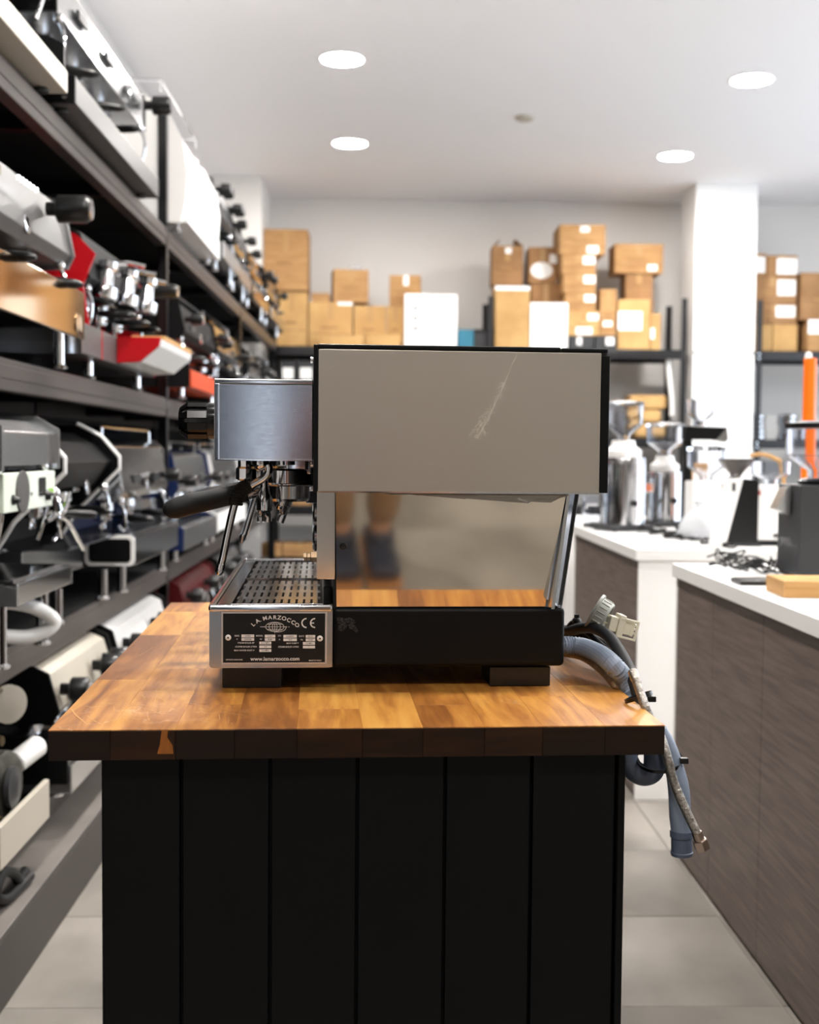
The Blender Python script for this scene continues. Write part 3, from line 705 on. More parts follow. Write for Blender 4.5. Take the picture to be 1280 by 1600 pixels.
# group head cover (front box)
GO = -.022
gxa, gxb = lx(336, 650, GO), lx(488, 650, GO); gz0, gz1 = lz(412, 718.5, GO), lz(412, 600, GO)
g = G(); g.box(gxa, gxb + .001, GO, MW - GO, gz0, gz1, b=.0015); gc = g.build('group_cover', mat('cover_brushed_steel', '#c2c6cc', .13, 1., rvar=.04, nscale=90, nstretch=(1, 1, 3), bump=.002), mac)
g = G(); g.box(gxa - .001, gxb + .001, GO - .0015, MW - GO + .0015, gz1, lz(412, 592.5, GO), b=.0012); g.box(gxa - .001, gxa + .006, GO - .0012, GO + .0012, gz0, gz1, b=.0005); g.box(gxa, gxb, GO - .0012, GO + .0005, gz0 - .0012, gz0 + .0004); g.build('cover_cap', M['chromed'], gc)
# black ribbed steam knob
def knob(parent, o, axis, r, l, m, name='steam_knob', n=10):
    ax = Vector(axis).normalized()
    g = G(); g.lathe([(r * .82, 0), (r * .82, l * .05), (r * .96, l * .06), (r * .96, l * .72), (r * .62, l), (0, l)], o, ax, 30); k = g.build(name, m, parent)
    g = G(); a, b_ = g._frame(ax)
    for i in range(n):
        an = 2 * PI * (i + .5) / n; rd = a * math.cos(an) + b_ * math.sin(an); tg = ax.cross(rd)
        c0 = Vector(o) + rd * (r * .94)
        P = []
        for (h, rr, hw) in ((l * .28, .0, .19), (l * .76, .0, .19), (l * .99, -r * .34, .10)):
            for s in (-1, 1): P.append(c0 + ax * h + rd * rr + tg * (s * r * hw))
        lo = [q - rd * r * .15 for q in P]; hi = [q + rd * r * .10 for q in P]
        vl = [g.bm.verts.new(q) for q in lo]; vh = [g.bm.verts.new(q) for q in hi]
        for f in ((0, 1, 3, 2), (2, 3, 5, 4)): g.bm.faces.new([vh[j] for j in f])
        for (p_, q_) in ((0, 1), (1, 3), (3, 5), (5, 4), (4, 2), (2, 0)): g.bm.faces.new((vl[p_], vl[q_], vh[q_], vh[p_]))
    bmesh.ops.recalc_face_normals(g.bm, faces=g.bm.faces[:]); g.build('grip_ribs', m, k, ang=20)
    return k
kz = lz(300, 657.5, .05); ks = (lx(334, 657, .05) - lx(272, 657, .05)) ; kr = (lz(300, 628, .05) - lz(300, 687, .05)) / 2
for y in (.05, MW - .05):
    knob(mac, (gxa - .0005, y, kz), (-1, 0, 0), kr, ks, mat('glossy_black_plastic', '#0d0d0e', .12))
# hydraulic groups under the cover, locked-in portafilters
gy = [.185, .455]
gcx = lx(447, 750, gy[0])
def groupz(py): return lz(447, py, gy[0])
for i, y in enumerate(gy):
    g = G(); zt = gz0
    g.lathe([(.026, groupz(722) - zt - .004), (.026, .002)], (gcx, y, zt), (0, 0, 1), 28)
    g.lathe([(.0, groupz(757) - zt), (.034, groupz(757) - zt), (.0375, groupz(754) - zt), (.0375, groupz(735) - zt), (.034, groupz(732) - zt), (.0, groupz(732) - zt)], (gcx, y, zt), (0, 0, 1), 40)
    g.box(gcx, gxb + .0, y - .022, y + .022, groupz(741), gz0 + .001, b=.004)
    gr = g.build('group_head', M['chromed'], mac)
    for dx in (-.026, .03):
        g = G(); g.cyl((gcx + dx, y - .03, groupz(733)), (gcx + dx, y - .03, gz0), .0022, n=8); g.build('group_bolt', M['chrome'], gr)
    pf = G(); zt2 = groupz(757)
    pf.lathe([(0, -.024), (.028, -.024), (.0315, -.020), (.033, -.002), (.036, 0), (.036, .005), (0, .005)], (gcx + .003, y, zt2), (0, 0, 1), 36)
    pf.box(gcx + .030, gcx + .046, y - .009, y + .009, zt2 - .009, zt2 - .001, b=.002)
    # neck towards the handle
    e0 = Vector((gcx - .03, y - .006, zt2 - .012)); 
    dx = 0
    hp = [(402, 769), (392, 771), (380, 772)]
    pts = [L(px, py, gy[0] - .008) for px, py in hp]; off = Vector((.0, y - gy[0], 0))
    pf.tube([e0] + [q + off for q in pts], [.008, .0075, .0085, .009], n=14)
    p_ = pf.build('portafilter', M['chromed'], mac)
    hh = [(388, 770), (372, 772), (352, 776), (325, 782), (300, 787), (275, 794), (262, 797), (255, 799)]
    rr = [.0125, .0142, .0140, .0146, .0156, .0150, .0118, .004]
    g = G(); g.tube([L(px, py, gy[0] - .01) + off for px, py in hh], rr, n=20, sub=5); g.build('handle', M['rubber'], p_, ang=60)
    # double spout
    g = G(); sx = gcx - .006; z3 = zt2 - .024
    g.lathe([(.012, 0), (.012, -.006), (.008, -.012), (0, -.013)], (sx, y, z3), (0, 0, 1), 18)
    for s in (-1, 1):
        g.tube([(sx, y, z3 - .006), (sx + .004, y + s * .010, z3 - .012), (sx + .002, y + s * .020, z3 - .018), (sx - .002, y + s * .022, z3 - .030)], [.006, .0065, .006, .0055], n=12)
    g.build('double_spout', M['chrome'], p_)
# black block and sight-glass discs on the column
g = G(); xk = lx(478, 770, .3); g.box(xk, gxb + .012, .27, .31, lz(484, 785, .3), gz0 - .01, b=.002); g.build('switch_block', M['blackp'], mac)
for py_ in (798, 836):
    g = G(); q = L(496, py_, .33); g.lathe([(.026, 0), (.026, .004), (.022, .007), (.012, .0075), (0, .006)], (lx(495.5, 860, .004), .33, q.z), (-1, 0, 0), 28); g.build('gauge', M['chrome'], mac)
q = L(492, 870, .06)
g = G(); g.lathe([(.0082, 0), (.0082, .008), (.0055, .009), (.0055, .013), (.0062, .014), (.0062, .018), (0, .018)], (lx(495.5, 860, .004), .06, q.z), (-1, 0, 0), 6); g.build('hex_nut', mat('nickel_brass', '#c9ad8c', .25, 1.), mac, ang=20)
# near steam wand
c = .06
def W(px, py, cc=c): return L(px, py, cc)
g = G(); q = W(407, 724); g.sphere(tuple(q), .0105, n=18); g.cyl((q.x, q.y, gz0 + .001), (q.x, q.y, q.z), .009, n=18); g.lathe([(.0125, 0), (.0125, .008), (.010, .012)], (q.x, q.y, gz0 - .007), (0, 0, 1), 12)
g.tube([W(410, 724), W(417, 724), W(420, 732), W(417, 742), W(408, 750), W(394, 758), (W(380, 768))], .0055, n=14, sub=7)
sw = g.build('steam_wand', M['chrome'], mac, ang=40)
g = G(); g.tube([W(368, 783), W(362, 806), W(355, 838), W(349, 868), W(345.5, 882)], .0052, n=14); g.lathe([(.0058, 0), (.0062, .004), (.0062, .012), (.003, .0165), (0, .0165)], tuple(W(346, 880)), tuple(W(342, 896) - W(346, 880)), 14)
g.build('wand_tube', M['chrome'], sw)
g = G(); g.tube([W(391, 757), W(386, 760), W(380, 764), W(373, 770), W(369, 778), W(367.5, 789)], .0098, n=18, sub=6, corr=.10, step=.0036); g.build('rubber_grip', M['rubber'], sw)
# tap / nut beside it
g = G(); q = L(385, 738, .12); g.lathe([(.013, -.011), (.0148, -.009), (.0148, .005), (.012, .008), (.012, .02)], tuple(q), (0, 0, 1), 10); g.cyl((q.x, q.y, q.z), (q.x, q.y, gz0 + .001), .0085, n=16)
g.build('hot_water_valve', M['chrome'], mac, ang=20)
g = G(); q = L(413, 775, .14); g.lathe([(.0, -.022), (.010, -.022), (.0115, -.020), (.0115, -.004), (.008, .004), (.0055, .014), (.0055, .05)], tuple(q), (0, 0, 1), 16)
for s in (-1, 1): g.tube([q + Vector((0, 0, -.018)), q + Vector((s * .004, s * .01, -.026)), q + Vector((s * .004, s * .013, -.036))], [.005, .0055, .006], n=12)
g.build('water_outlet', M['chrome'], mac)
# far steam wand
c2 = MW - .08
g = G(); g.tube([L(420, 722, c2), L(418, 735, c2), L(408, 752, c2), L(402, 765, c2), L(394, 795, c2), L(384, 830, c2), L(379, 842, c2)], .0058, n=14, sub=6); g.lathe([(.0066, 0), (.0070, .006), (.003, .016), (0, .016)], tuple(L(381, 835, c2)), tuple(L(377, 850, c2) - L(381, 835, c2)), 12)
g.build('steam_wand', M['chrome'], mac)
# cup rail slightly proud on the front of the frame
g = G(); q = L(490, 560); g.cyl((q.x + .0, .03, q.z), (q.x - .004, .03, q.z), .004, n=12); q = L(490, 726); g.cyl((q.x, .03, q.z), (q.x - .004, .03, q.z), .004, n=12); g.build('frame_screws', M['chrome'], mac)

# ================================================================== hoses, plug and cable hanging over the table's right edge
def TW(v): return MO + MR @ Vector(v)
def onz(px, py, z): return atZ(px, py, TT + z)
def pl(px, py, c): return TW(L(px, py, c))
xe = txr     # local x of the table's right edge
# grey corrugated drain hose
R1 = .0118
e1 = LZ(1000, 1092, R1)
c1 = LZ(976, 1081, 0).y
pa = [onz(872, 1008, R1 + .03), onz(905, 1010, R1 + .028), onz(935, 1021, R1 + .026), onz(958, 1039, R1 + .022), pl(977, 1062, c1 + .02), pl(990, 1086, c1), pl(994, 1112, c1), pl(994, 1140, c1)]
hz = G(); hz.tube(pa, R1, n=18, sub=8, corr=.13, step=.0046)
hose = hz.build('drain_hose', M['hosegrey'], None, ang=0)
tag(hose, 'grey corrugated drain hose draped over the right table edge, with a smooth looped tail', 'hose')
g = G(); lc = -.12
lp = [pl(974, 1160, lc), pl(980, 1186, lc), pl(990, 1203, lc), pl(1006, 1211, lc), pl(1020, 1205, lc), pl(1023, 1188, lc), pl(1022, 1165, lc)]
g.tube(lp, .0135, n=18, sub=7); g.build('smooth_loop', M['hosedark'], hose)
g = G(); lt = [pl(1030, 1140, -.14), pl(1045, 1172, -.14), pl(1060, 1225, -.14), pl(1066, 1265, -.14), pl(1066, 1300, -.14)]
g.tube(lt, [.0095, .0110, .0125, .0105, .0115], n=18); g.tube([pl(1042, 1160, -.14), pl(1055, 1230, -.14), pl(1060, 1275, -.14), pl(1064, 1300, -.14)], [.006, .009, .011, .0115], n=18); g.build('smooth_tail', M['hosegrey'], hose)
g = G(); A, B = pl(1065, 1297, -.14), pl(1065.5, 1331, -.14); g.lathe([(.0138, 0), (.0142, .001), (.0142, .008), (.0128, .009), (.0128, .026), (.0138, .027), (.0132, .031), (.0108, .031), (.0108, .02), (0, .02)], tuple(A), tuple(B - A), 24); g.build('end_cuff', M['hosedark'], hose)
# braided inlet hoses
g = G(); RB = .0062
g.tube([onz(870, 1018, RB + .022), onz(905, 1024, RB + .02), onz(928, 1036, RB + .016), onz(946, 1052, RB + .008), onz(960, 1068, RB + .001), TW((xe + .007, LZ(966, 1075, 0).y, -.01)), TW((xe + .01, LZ(966, 1075, 0).y - .02, -.09))], RB, n=12, sub=7)
tag(g.build('braided_hose', mat('beige_braid', '#b09a82', .45, .5, noise=.35, nscale=250, bump=.3), None), 'beige braided water hose lying along the table edge below the grey hose', 'hose')
g = G()
bp_ = [pl(988, 1048, -.10), pl(994, 1062, -.11), pl(1001, 1083, -.12), pl(1008, 1103, -.13), pl(1018, 1125, -.135), pl(1032, 1150, -.15), pl(1043, 1183, -.16), pl(1053, 1222, -.16), pl(1070, 1262, -.165), pl(1088, 1300, -.17), pl(1095, 1316, -.17)]
g.tube(bp_, .0056, n=12, sub=6); bh = g.build('braided_hose', M['braid'], None)
tag(bh, 'silver braided steel water hose hanging to the lower right with a hex nut', 'hose')
g = G(); A, B = pl(1093, 1312, -.17), pl(1099, 1328, -.17); g.lathe([(.0065, -.010), (.0066, .0)], tuple(A), tuple(B - A), 14); g.lathe([(.0088, 0), (.0094, .001), (.0094, .012), (.0088, .013), (.006, .013), (.006, .006), (0, .006)], tuple(A), tuple(B - A), 6)
g.build('hex_nut', mat('nickel_nut', '#b8a79a', .3, 1.), bh, ang=20)
g = G(); A, B = pl(988, 1048, -.10), pl(986, 1043, -.10); g.lathe([(.0062, -.012), (.0062, 0), (.004, .001), (0, .001)], tuple(A), tuple(B - A), 14); g.build('ferrule', M['chromed'], bh)
# cable ties
def tie(px, py, c, r, ax, label, wd=.005, head=(0, 0)):
    t = G(); o = pl(px, py, c); t.lathe([(r, -wd / 2), (r + .0016, -wd / 2), (r + .0016, wd / 2), (r, wd / 2), (r, -wd / 2)], tuple(o), ax, 24, cap=False)
    h = o + Vector((.0, -r * .7, 0)) + Vector((head[0], 0, head[1])); t.box(h.x - .005, h.x + .005, h.y - .004, h.y + .004, h.z - .0035, h.z + .0035, b=.001)
    return tag(t.build('cable_tie', M['blackp'], None), label, 'cable tie')
tie(998, 1089, -.10, .0165, (.35, -.2, -1), 'black cable tie holding grey and braided hoses at the table edge', head=(.014, .0))
tie(1030, 1186, -.13, .027, (.1, .35, -1), 'large black cable tie looped round the hoses below the table corner', wd=.004, head=(.026, .003))
# black power cable coil
g = G(); RC = .0085
g.tube([pl(880, 985, .30), pl(893, 985, .26), pl(910, 981, .22), pl(930, 982, .18), pl(952, 995, .13), pl(970, 1020, .07), pl(984, 1048, .01), pl(996, 1078, -.05), pl(1004, 1110, -.08), pl(1008, 1145, -.09)], RC, n=14, sub=6)
g.tube([pl(880, 1000, .30), pl(900, 994, .26), pl(922, 997, .22), pl(945, 1008, .18), pl(962, 1030, .12), pl(976, 1056, .06), pl(988, 1082, .0)], RC * .8, n=12, sub=6)
g.tube([pl(884, 990, .28), pl(893, 975, .26), pl(902, 972, .25), pl(915, 985, .22), pl(935, 1004, .18), pl(955, 1020, .12)], RC * .55, n=10, sub=6)
cab = tag(g.build('power_cable', M['rubber'], None), 'thick black power cable looping behind the machine base', 'cable')
g = G(); q = pl(901, 970, .25); g.sphere(tuple(q), .0075, (1, 1, .8), n=12); g.box(q.x - .004, q.x + .004, q.y - .003, q.y + .003, q.z - .002, q.z + .010, b=.001); g.build('tie_head', M['blackp'], cab)
# grey flange and ivory three-phase connector
t = thing('round_flange', 'grey ridged round plug collar standing on edge over the black cable', 'plug', tuple(pl(938, 960, .2)), ANG)
ax = Vector((.80, -.36, -.46)).normalized()
g = G(); g.lathe([(.0, -.010), (.0285, -.010), (.0285, -.006), (.0245, -.005), (.0240, .010), (.0225, .0125), (.019, .0125), (.0185, -.004), (0, -.004)], (0, 0, 0), ax, 36); g.build('collar', mat('plug_grey', '#a9aca6', .4, .2), t)
g = G()
a_, b_ = g._frame(ax)
for k in range(20):
    an = 2 * PI * k / 20; rd = a_ * math.cos(an) + b_ * math.sin(an); g.cyl(rd * .0245 - ax * .004, rd * .0242 + ax * .009, .0011, n=6)
g.build('grip_ridges', mat('plug_grey', '', 0), t)
t = thing('plug_connector', 'ivory plastic multi-pin connector block beside the grey collar', 'connector', tuple(pl(966, 977, .18)), ANG)
Rr = Matrix.Rotation(math.radians(14), 3, 'Y')
def cb(x0, x1, y0, y1, z0, z1, b=.0012, g=None): g.box(x0, x1, y0, y1, z0, z1, b=b)
g = G(); cb(-.016, -.004, -.012, .012, -.010, .012, g=g); cb(-.004, .006, -.015, .015, -.015, .017, g=g); cb(.006, .018, -.011, .011, -.010, .011, g=g); cb(.018, .023, -.009, .009, -.011, .010, g=g)
g.box(-.002, .026, -.0155, -.0125, .010, .014, b=.001); g.box(-.002, .026, -.0155, -.0125, -.0165, -.013, b=.001); g.box(.023, .027, -.0155, -.0125, -.0165, .014, b=.001)
g.xf(Rr.to_4x4()); g.build('housing', M['ivory'], t)
g = G(); 
for z in (-.006, 0, .006): g.box(.0225, .0275, -.006, .006, z - .0018, z + .0018, b=.0006)
g.xf(Rr.to_4x4()); g.build('pin_block', M['text'], t)
g = G(); g.tube([(-.030, 0, .012), (-.024, -.002, .006), (-.014, 0, .002)], .0014, n=8); g.tube([(-.030, .003, .020), (-.022, 0, .016), (-.008, 0, .012)], .0014, n=8); g.tube([(-.032, -.003, .004), (-.022, 0, -.004), (-.014, 0, -.004)], .0014, n=8); g.build('wires', mat('pale_wire', '#cfc4a8', .5), t)
# ================================================================== coffee machines on the left rack
def YX(px, X=-.86): return atX(px, 700, X).y
def prof_default(D, H):
    return dict(side=[(-D, .05), (-D, H - .02), (-D + .02, H), (-.10, H), (-.06, H - .02), (-.03, .66 * H), (-.05, .58 * H), (-.27, .56 * H), (-.28, .20), (-.05, .17), (-.01, .15), (-.01, .05)],
                head=[(-D + .01, .60 * H), (-D + .01, H - .012), (-.11, H - .012), (-.07, H - .03), (-.04, .66 * H), (-.06, .60 * H)])
def bg_machine(label, Y0, Y1, z, xf=-.86, D=.52, H=.48, n=2, body='steel', side='grey', head='steel', tray='steel', tray_z=(.06, .15), side_prof=None, head_prof=None,
               knobs=((-.42, .36), (.42, .36)), knob_m='blackp', rail=True, pf=True, wand=True, leds=False, back='steel', group_m='chromed', kr=.026, kl=.055, grate=True, tray_in=0., feet='chrome',
               buttons=True, handle_m='blackp', fh=None, seed=0, group='coffee machines stored on the left rack', edge=None, gx=-.17):
    rr = random.Random(seed); W = Y1 - Y0; P = prof_default(D, H); hw = W / 2
    t = thing('espresso_machine', label, 'espresso machine', (xf, (Y0 + Y1) / 2, z + .0005), 0, group)
    fz = tray_z[0]
    for x in (-.06, -D + .06):
        for y in (-hw + .07, hw - .07):
            g = G(); g.lathe([(.022, 0), (.024, .006), (.016, .012), (.016, fz + .001), (0, fz + .001)], (x, y, 0), n=14); g.build('foot', M[feet], t)
    g = G(); g.box(-.36, -tray_in, -hw + .012, hw - .012, fz, tray_z[1], b=.005); tr = g.build('drip_tray', M[tray], t)
    if grate:
        g = G(); k = 16; y = -hw + .05
        g.box(-.345, -.335, -hw + .04, hw - .04, tray_z[1] + .0002, tray_z[1] + .006); g.box(-.03, -.02, -hw + .04, hw - .04, tray_z[1] + .0002, tray_z[1] + .006)
        for i in range(k + 1): yy = -hw + .045 + (W - .09) * i / k; g.box(-.335, -.03, yy - .006, yy + .006, tray_z[1] + .0002, tray_z[1] + .005)
        g.build('grate', M['chromed'], tr, ang=0)
    g = G(); g.box(-D + .006, -.275, -hw + .013, hw - .013, fz + .001, .61 * H, b=.003); g.build('lower_body', M[back], t)
    g = G(); g.prism(head_prof or P['head'], 'xz', -hw + .013, hw - .013, bev=.004); hd = g.build('head_panel', M[head], t)
    sp = side_prof or P['side']
    for s in (-1, 1):
        g = G(); a, b_ = sorted((s * hw, s * (hw - .0125))); g.prism(sp, 'xz', a, b_); o = g.build('side_panel', M[side], t, ang=25)
        if edge:
            g = G(); pts = [(x, s * hw - s * .004, zz) for x, zz in edge]; g.tube(pts, .007, n=8, sub=1); g.build('edge_trim', M['whitem'], o)
    hb = .60 * H if not head_prof else min(p_[1] for p_ in head_prof)
    for i in range(n):
        y = -hw + W * (i + .5) / n if n > 1 else 0
        y = y * (.86 if n > 1 else 1)
        g = G(); g.lathe([(.026, 0), (.026, -.02), (.040, -.022), (.042, -.05), (.036, -.055), (0, -.055)], (gx, y, hb + .004), n=24); gr = g.build('group_head', M[group_m], t)
        g = G(); g.box(gx - .02, gx + .06, y - .035, y + .035, hb - .018, hb - .001, b=.006); g.build('group_cap', M['chrome'], gr)
        if pf:
            a = rr.uniform(-.35, .35); zt = hb - .052
            g = G(); g.lathe([(0, -.034), (.026, -.034), (.033, -.028), (.035, 0), (0, 0)], (gx, y, zt), n=20); dx = Vector((math.cos(a), math.sin(a), -.06))
            c = Vector((gx, y, zt - .014)); g.tube([c + dx * .03, c + dx * .07], .007, n=8, sub=1)
            for s in (-1, 1): g.tube([c + Vector((0, 0, -.018)), c + Vector((.002, s * .018, -.034)), c + Vector((.002, s * .022, -.05))], .006, n=8, sub=3)
            p_ = g.build('portafilter', M['chrome'], t)
            g = G(); g.tube([c + dx * .065, c + dx * .09, c + dx * .13, c + dx * .17, c + dx * .19], [.010, .013, .0145, .013, .005], n=12, sub=3); g.build('handle', M[handle_m], p_)
        if buttons:
            g = G(); g.box(-.052, -.040, y - .06, y + .06, .70 * H, .76 * H, b=.003); kp = g.build('button_panel', M['dgrey'], t)
            if leds:
                for k in range(6):
                    g = G(); g.cyl((-.040, y - .05 + .02 * k, .73 * H), (-.036, y - .05 + .02 * k, .73 * H), .0055, n=8); g.build('indicator_light', M['led'], kp)
    if wand:
        for s in (-1, 1):
            y = s * (hw - .055)
            g = G(); g.sphere((-.06, y, hb - .004), .016, n=12); g.tube([(-.06, y, hb - .006), (-.045, y, hb - .05), (-.05, y, hb - .11), (-.07, y - s * .02, max(tray_z[1] + .03, hb - .19))], .0062, n=10, sub=5); g.build('steam_wand', M['chrome'], t)
    for (fy, z_) in knobs:
        o = (-.045 - .06 * max(0, (z_ - .36) * 2), fy * W, z_)
        g = G(); g.cyl(o, (o[0] + .03, o[1], o[2]), kr * .5, n=12); g.lathe([(kr * .85, 0), (kr, .004), (kr, kl - .012), (kr * .8, kl), (0, kl)], (o[0] + .028, o[1], o[2]), (1, 0, 0), 18); kn = g.build('knob', M[knob_m], t)
        g = G(); g.lathe([(kr * .75, 0), (kr * .75, .004), (0, .006)], (o[0] + .028 + kl, o[1], o[2]), (1, 0, 0), 14); g.build('knob_cap', M['chrome'], kn)
    if rail:
        g = G(); x0, x1 = -D + .03, -.12
        pts = [(x1, -hw + .03, H + .035), (x1, hw - .03, H + .035), (x0, hw - .03, H + .035), (x0, -hw + .03, H + .035)]
        for a, b_ in zip(pts, pts[1:] + pts[:1]): g.tube([a, b_], .006, n=8, sub=1)
        for p_ in pts: g.cyl((p_[0], p_[1], H - .014), p_, .006, n=8)
        g.build('cup_rail', M['chrome'], t)
    g = G(); g.lathe([(.024, 0), (.024, .006), (.020, .008), (0, .008)], (-.045, 0.0 if n == 2 else hw * .45, .68 * H), (1, 0, .15), 20); g.build('gauge', M['chrome'], t)
    return t
def cbeam(x0, x1, z0, z1): return [(x0, z0), (x1, z0), (x1, z1), (x0, z1)]

z4, z3, z2, z1 = ZS[3], ZS[2], ZS[1], ZS[0]
# --- top shelf
bg_machine('cream-fronted espresso machine on the top shelf, cut off by the upper left corner', 2.70, YX(108, -.88) - .02, z4, xf=-.87, n=2, side='black', tray='cream', head='steel', tray_z=(.012, .075), H=.64, seed=1, feet='rubber')
t = bg_machine('large three-group espresso machine with black ends and grey tray on the top shelf', YX(112, -.885), YX(243, -.885), z4, xf=-.87, n=3, side='black', tray='grey', head='steel', tray_z=(.012, .088), H=.46, rail=False, feet='rubber',
               knobs=((-.47, .36), (.47, .36)), kr=.036, kl=.07, group_m='chromed', seed=2, gx=-.19,
               side_prof=[(-.52, .05), (-.52, .46), (-.12, .46), (-.05, .40), (-.05, .27), (-.33, .26), (-.33, .088), (0, .088), (0, .012), (-.4, .012)],
               head_prof=[(-.51, .27), (-.51, .448), (-.13, .448), (-.055, .39), (-.055, .27)])
for c in t.children:
    if c.name.startswith('side_panel'):
        pass
g = G()
for (x, zz) in ((-.07, .30), (-.07, .39), (-.03, .03), (-.03, .065)): g.cyl((x, -(YX(243, -.885) - YX(112, -.885)) / 2 - .004, zz), (x, -(YX(243, -.885) - YX(112, -.885)) / 2 + .004, zz), .008, n=10)
g.build('side_screws', M['chrome'], t)
# big white rounded machine
Ya, Yb = 5.43, 6.52
bg_machine('big white espresso machine with bulging rounded front behind the tall rack post', Ya, Yb, z4, xf=-.85, n=2, side='white', head='white', body='white', back='white', tray='whitem', tray_z=(.03, .13), H=.62, D=.6,
           knobs=(), buttons=False, rail=True, seed=3, wand=False, pf=False,
           side_prof=[(-.6, .03), (-.6, .58), (-.56, .62), (-.30, .62), (-.18, .58), (-.08, .50), (-.02, .38), (0, .26), (-.01, .12), (-.03, .03)],
           head_prof=[(-.59, .10), (-.59, .57), (-.56, .608), (-.30, .608), (-.19, .57), (-.09, .49), (-.032, .38), (-.012, .26), (-.022, .14), (-.04, .10)])
bg_machine('steel espresso machine with black knobs just beyond the big white one, top shelf', 6.60, 7.38, z4, xf=-.84, n=2, side='black', head='dgrey', tray='steel', H=.50, knobs=((-.4, .44), (-.25, .44), (.3, .44), (.42, .44)), kr=.03, seed=4)
bg_machine('chrome espresso machine on the top shelf before the second rack post', 7.44, 8.14, z4, xf=-.85, n=2, side='chromed', head='chromed', tray='steel', H=.46, knobs=((-.42, .40), (.42, .40)), kr=.03, seed=5, handle_m='dgrey')
bg_machine('chrome and tan espresso machine past the second rack post, top shelf', 8.28, 9.4, z4, xf=-.85, n=2, side='black', head='champ', tray='champ', H=.44, kr=.03, seed=6)
bg_machine('farthest espresso machine on the top shelf, next to the cardboard boxes', 9.5, 10.7, z4, xf=-.84, n=3, side='black', head='chromed', tray='steel', H=.46, kr=.03, seed=7)
# --- second shelf from the top
bg_machine('espresso machine with champagne mirror tray and row of lit dots at left edge', 2.70, YX(135, -.86), z3, xf=-.86, n=2, side='steel', head='grey', tray='champ', tray_z=(.085, .225), H=.50, leds=False, buttons=False, rail=False, knobs=((.26, .425),), kr=.038, kl=.09, seed=8, back='maroon', gx=-.14, handle_m='blackp')  # maroon lower body paints in the dark red reflection behind the groups
g = G(); g.box(-.052, -.050, 0, .001, .3, .301)
g.bm.free()
dm = [o for o in COL.objects if o.get('label', '').startswith('espresso machine with champagne')][0]
for k in range(6):
    q = atX(27 + 5.6 * k, 277 + 3.9 * k, -.895) - dm.location
    g = G(); g.cyl(tuple(q), tuple(q + Vector((.006, 0, 0))), .0055, n=8); g.build('indicator_light', M['led'], dm)
q = atX(122, 508, -.86) - dm.location
g = G(); g.lathe([(.033, 0), (.033, .003), (.028, .004), (0, .004)], (0.0005, q.y, q.z), (1, 0, 0), 24); g.build('round_badge', M['champ'], dm)
q = atX(6, 262, -.895) - dm.location
g = G(); g.mesh(textmesh('ON', .05), Matrix.Translation((-.048, q.y, q.z))) if False else g.box(-.052, -.049, q.y - .03, q.y + .025, q.z - .012, q.z + .012, b=.003); g.build('bronze_badge', M['brass'], dm)
tw0, tw1 = 3.98, 5.2
t = bg_machine('red and white espresso machine with chrome groups on the second shelf', tw0, 4.92, z3, xf=-.90, n=3, side='red', head='mblack', back='mblack', tray='grey', tray_z=(.06, .155), H=.50, knobs=((.36, .385),), kr=.028, kl=.13, seed=9, handle_m='blackp', rail=False, gx=-.12, buttons=False,
               side_prof=[(-.5, .06), (-.5, .5), (-.2, .52), (-.08, .46), (-.02, .40), (-.06, .30), (-.04, .16), (0, .155), (0, .06)])
yc = (tw0 + 4.92) / 2
g = G(); g.prism([(0.001, .065), (.08, .07), (.145, .125), (.15, .155), (.001, .155)], 'xz', 4.2 - yc, 4.215 - yc, bev=.002); g.build('red_tray_end', M['red'], t, ang=0)
g = G(); g.prism([(0.001, .067), (.078, .072), (.143, .127), (.148, .150), (.001, .150)], 'xz', 4.2155 - yc, 4.9 - yc, bev=.002); g.build('tray_front', M['whitem'], t, ang=0)['label'] = 'white sloping tray front'
g = G(); g.box(-.3, .0, 3.66 - yc, tw0 - yc - .001, .06, .155, b=.003); g.build('tray_extension', M['grey'], t)
g = G(); g.box(.03, .148, 4.3 - yc, 4.9 - yc, .1505, .168, b=.002); g.build('wooden_ledge', M['kraft'], t)
# chromed lever groups piled on the red machine
for k, y in enumerate((4.14, 4.34, 4.54)):
    g = G(); g.lathe([(.04, 0), (.045, .01), (.045, .04), (.028, .05), (.024, .10), (.034, .11), (.034, .13), (0, .135)], (-.03 + .03 * k, y - yc, .27), (.1, .15, 1), 22)
    g.tube([(-.03, y - yc, .38), (.03, y - yc + .03, .40), (.10, y - yc + .05, .39)], .008, n=10, sub=4); g.build('lever_group', M['chrome'], t)
bg_machine('orange-red espresso machine behind the first rack post on the second shelf', 5.48, 6.6, z3, xf=-.84, n=2, side='mblack', head='mblack', back='orange', tray='orange', tray_z=(.05, .13), H=.46, seed=10)
bg_machine('tan mirror-steel espresso machine on the second shelf beyond the orange one', 6.75, 7.9, z3, xf=-.86, n=2, side='champ', head='chromed', tray='dgrey', H=.5, seed=11, back='mblack')
bg_machine('dark espresso machine on the second shelf past the second rack post', 8.35, 9.4, z3, xf=-.86, n=2, side='black', head='steel', tray='dgrey', H=.48, seed=12, back='mblack')
bg_machine('farthest espresso machine on the second shelf', 9.55, 10.7, z3, xf=-.86, n=2, side='mblack', head='chromed', tray='steel', H=.5, seed=13, back='mblack')
# --- third shelf
t = bg_machine('espresso machine with pale green display panel and wide chrome tray', 2.70, YX(112, -.80), z2, xf=-.80, n=2, side='steel', head='steel', tray='chromed', tray_z=(.15, .20), H=.60, D=.6, seed=14, knobs=(), buttons=False, rail=False, back='mblack', gx=-.20, head_prof=[(-.59, .46), (-.59, .57), (-.10, .57), (-.045, .54), (-.045, .46)], side_prof=[(-.6, .15), (-.6, .585), (-.09, .585), (-.03, .55), (-.03, .45), (-.30, .44), (-.32, .20), (-.05, .20), (0, .19), (0, .15)])

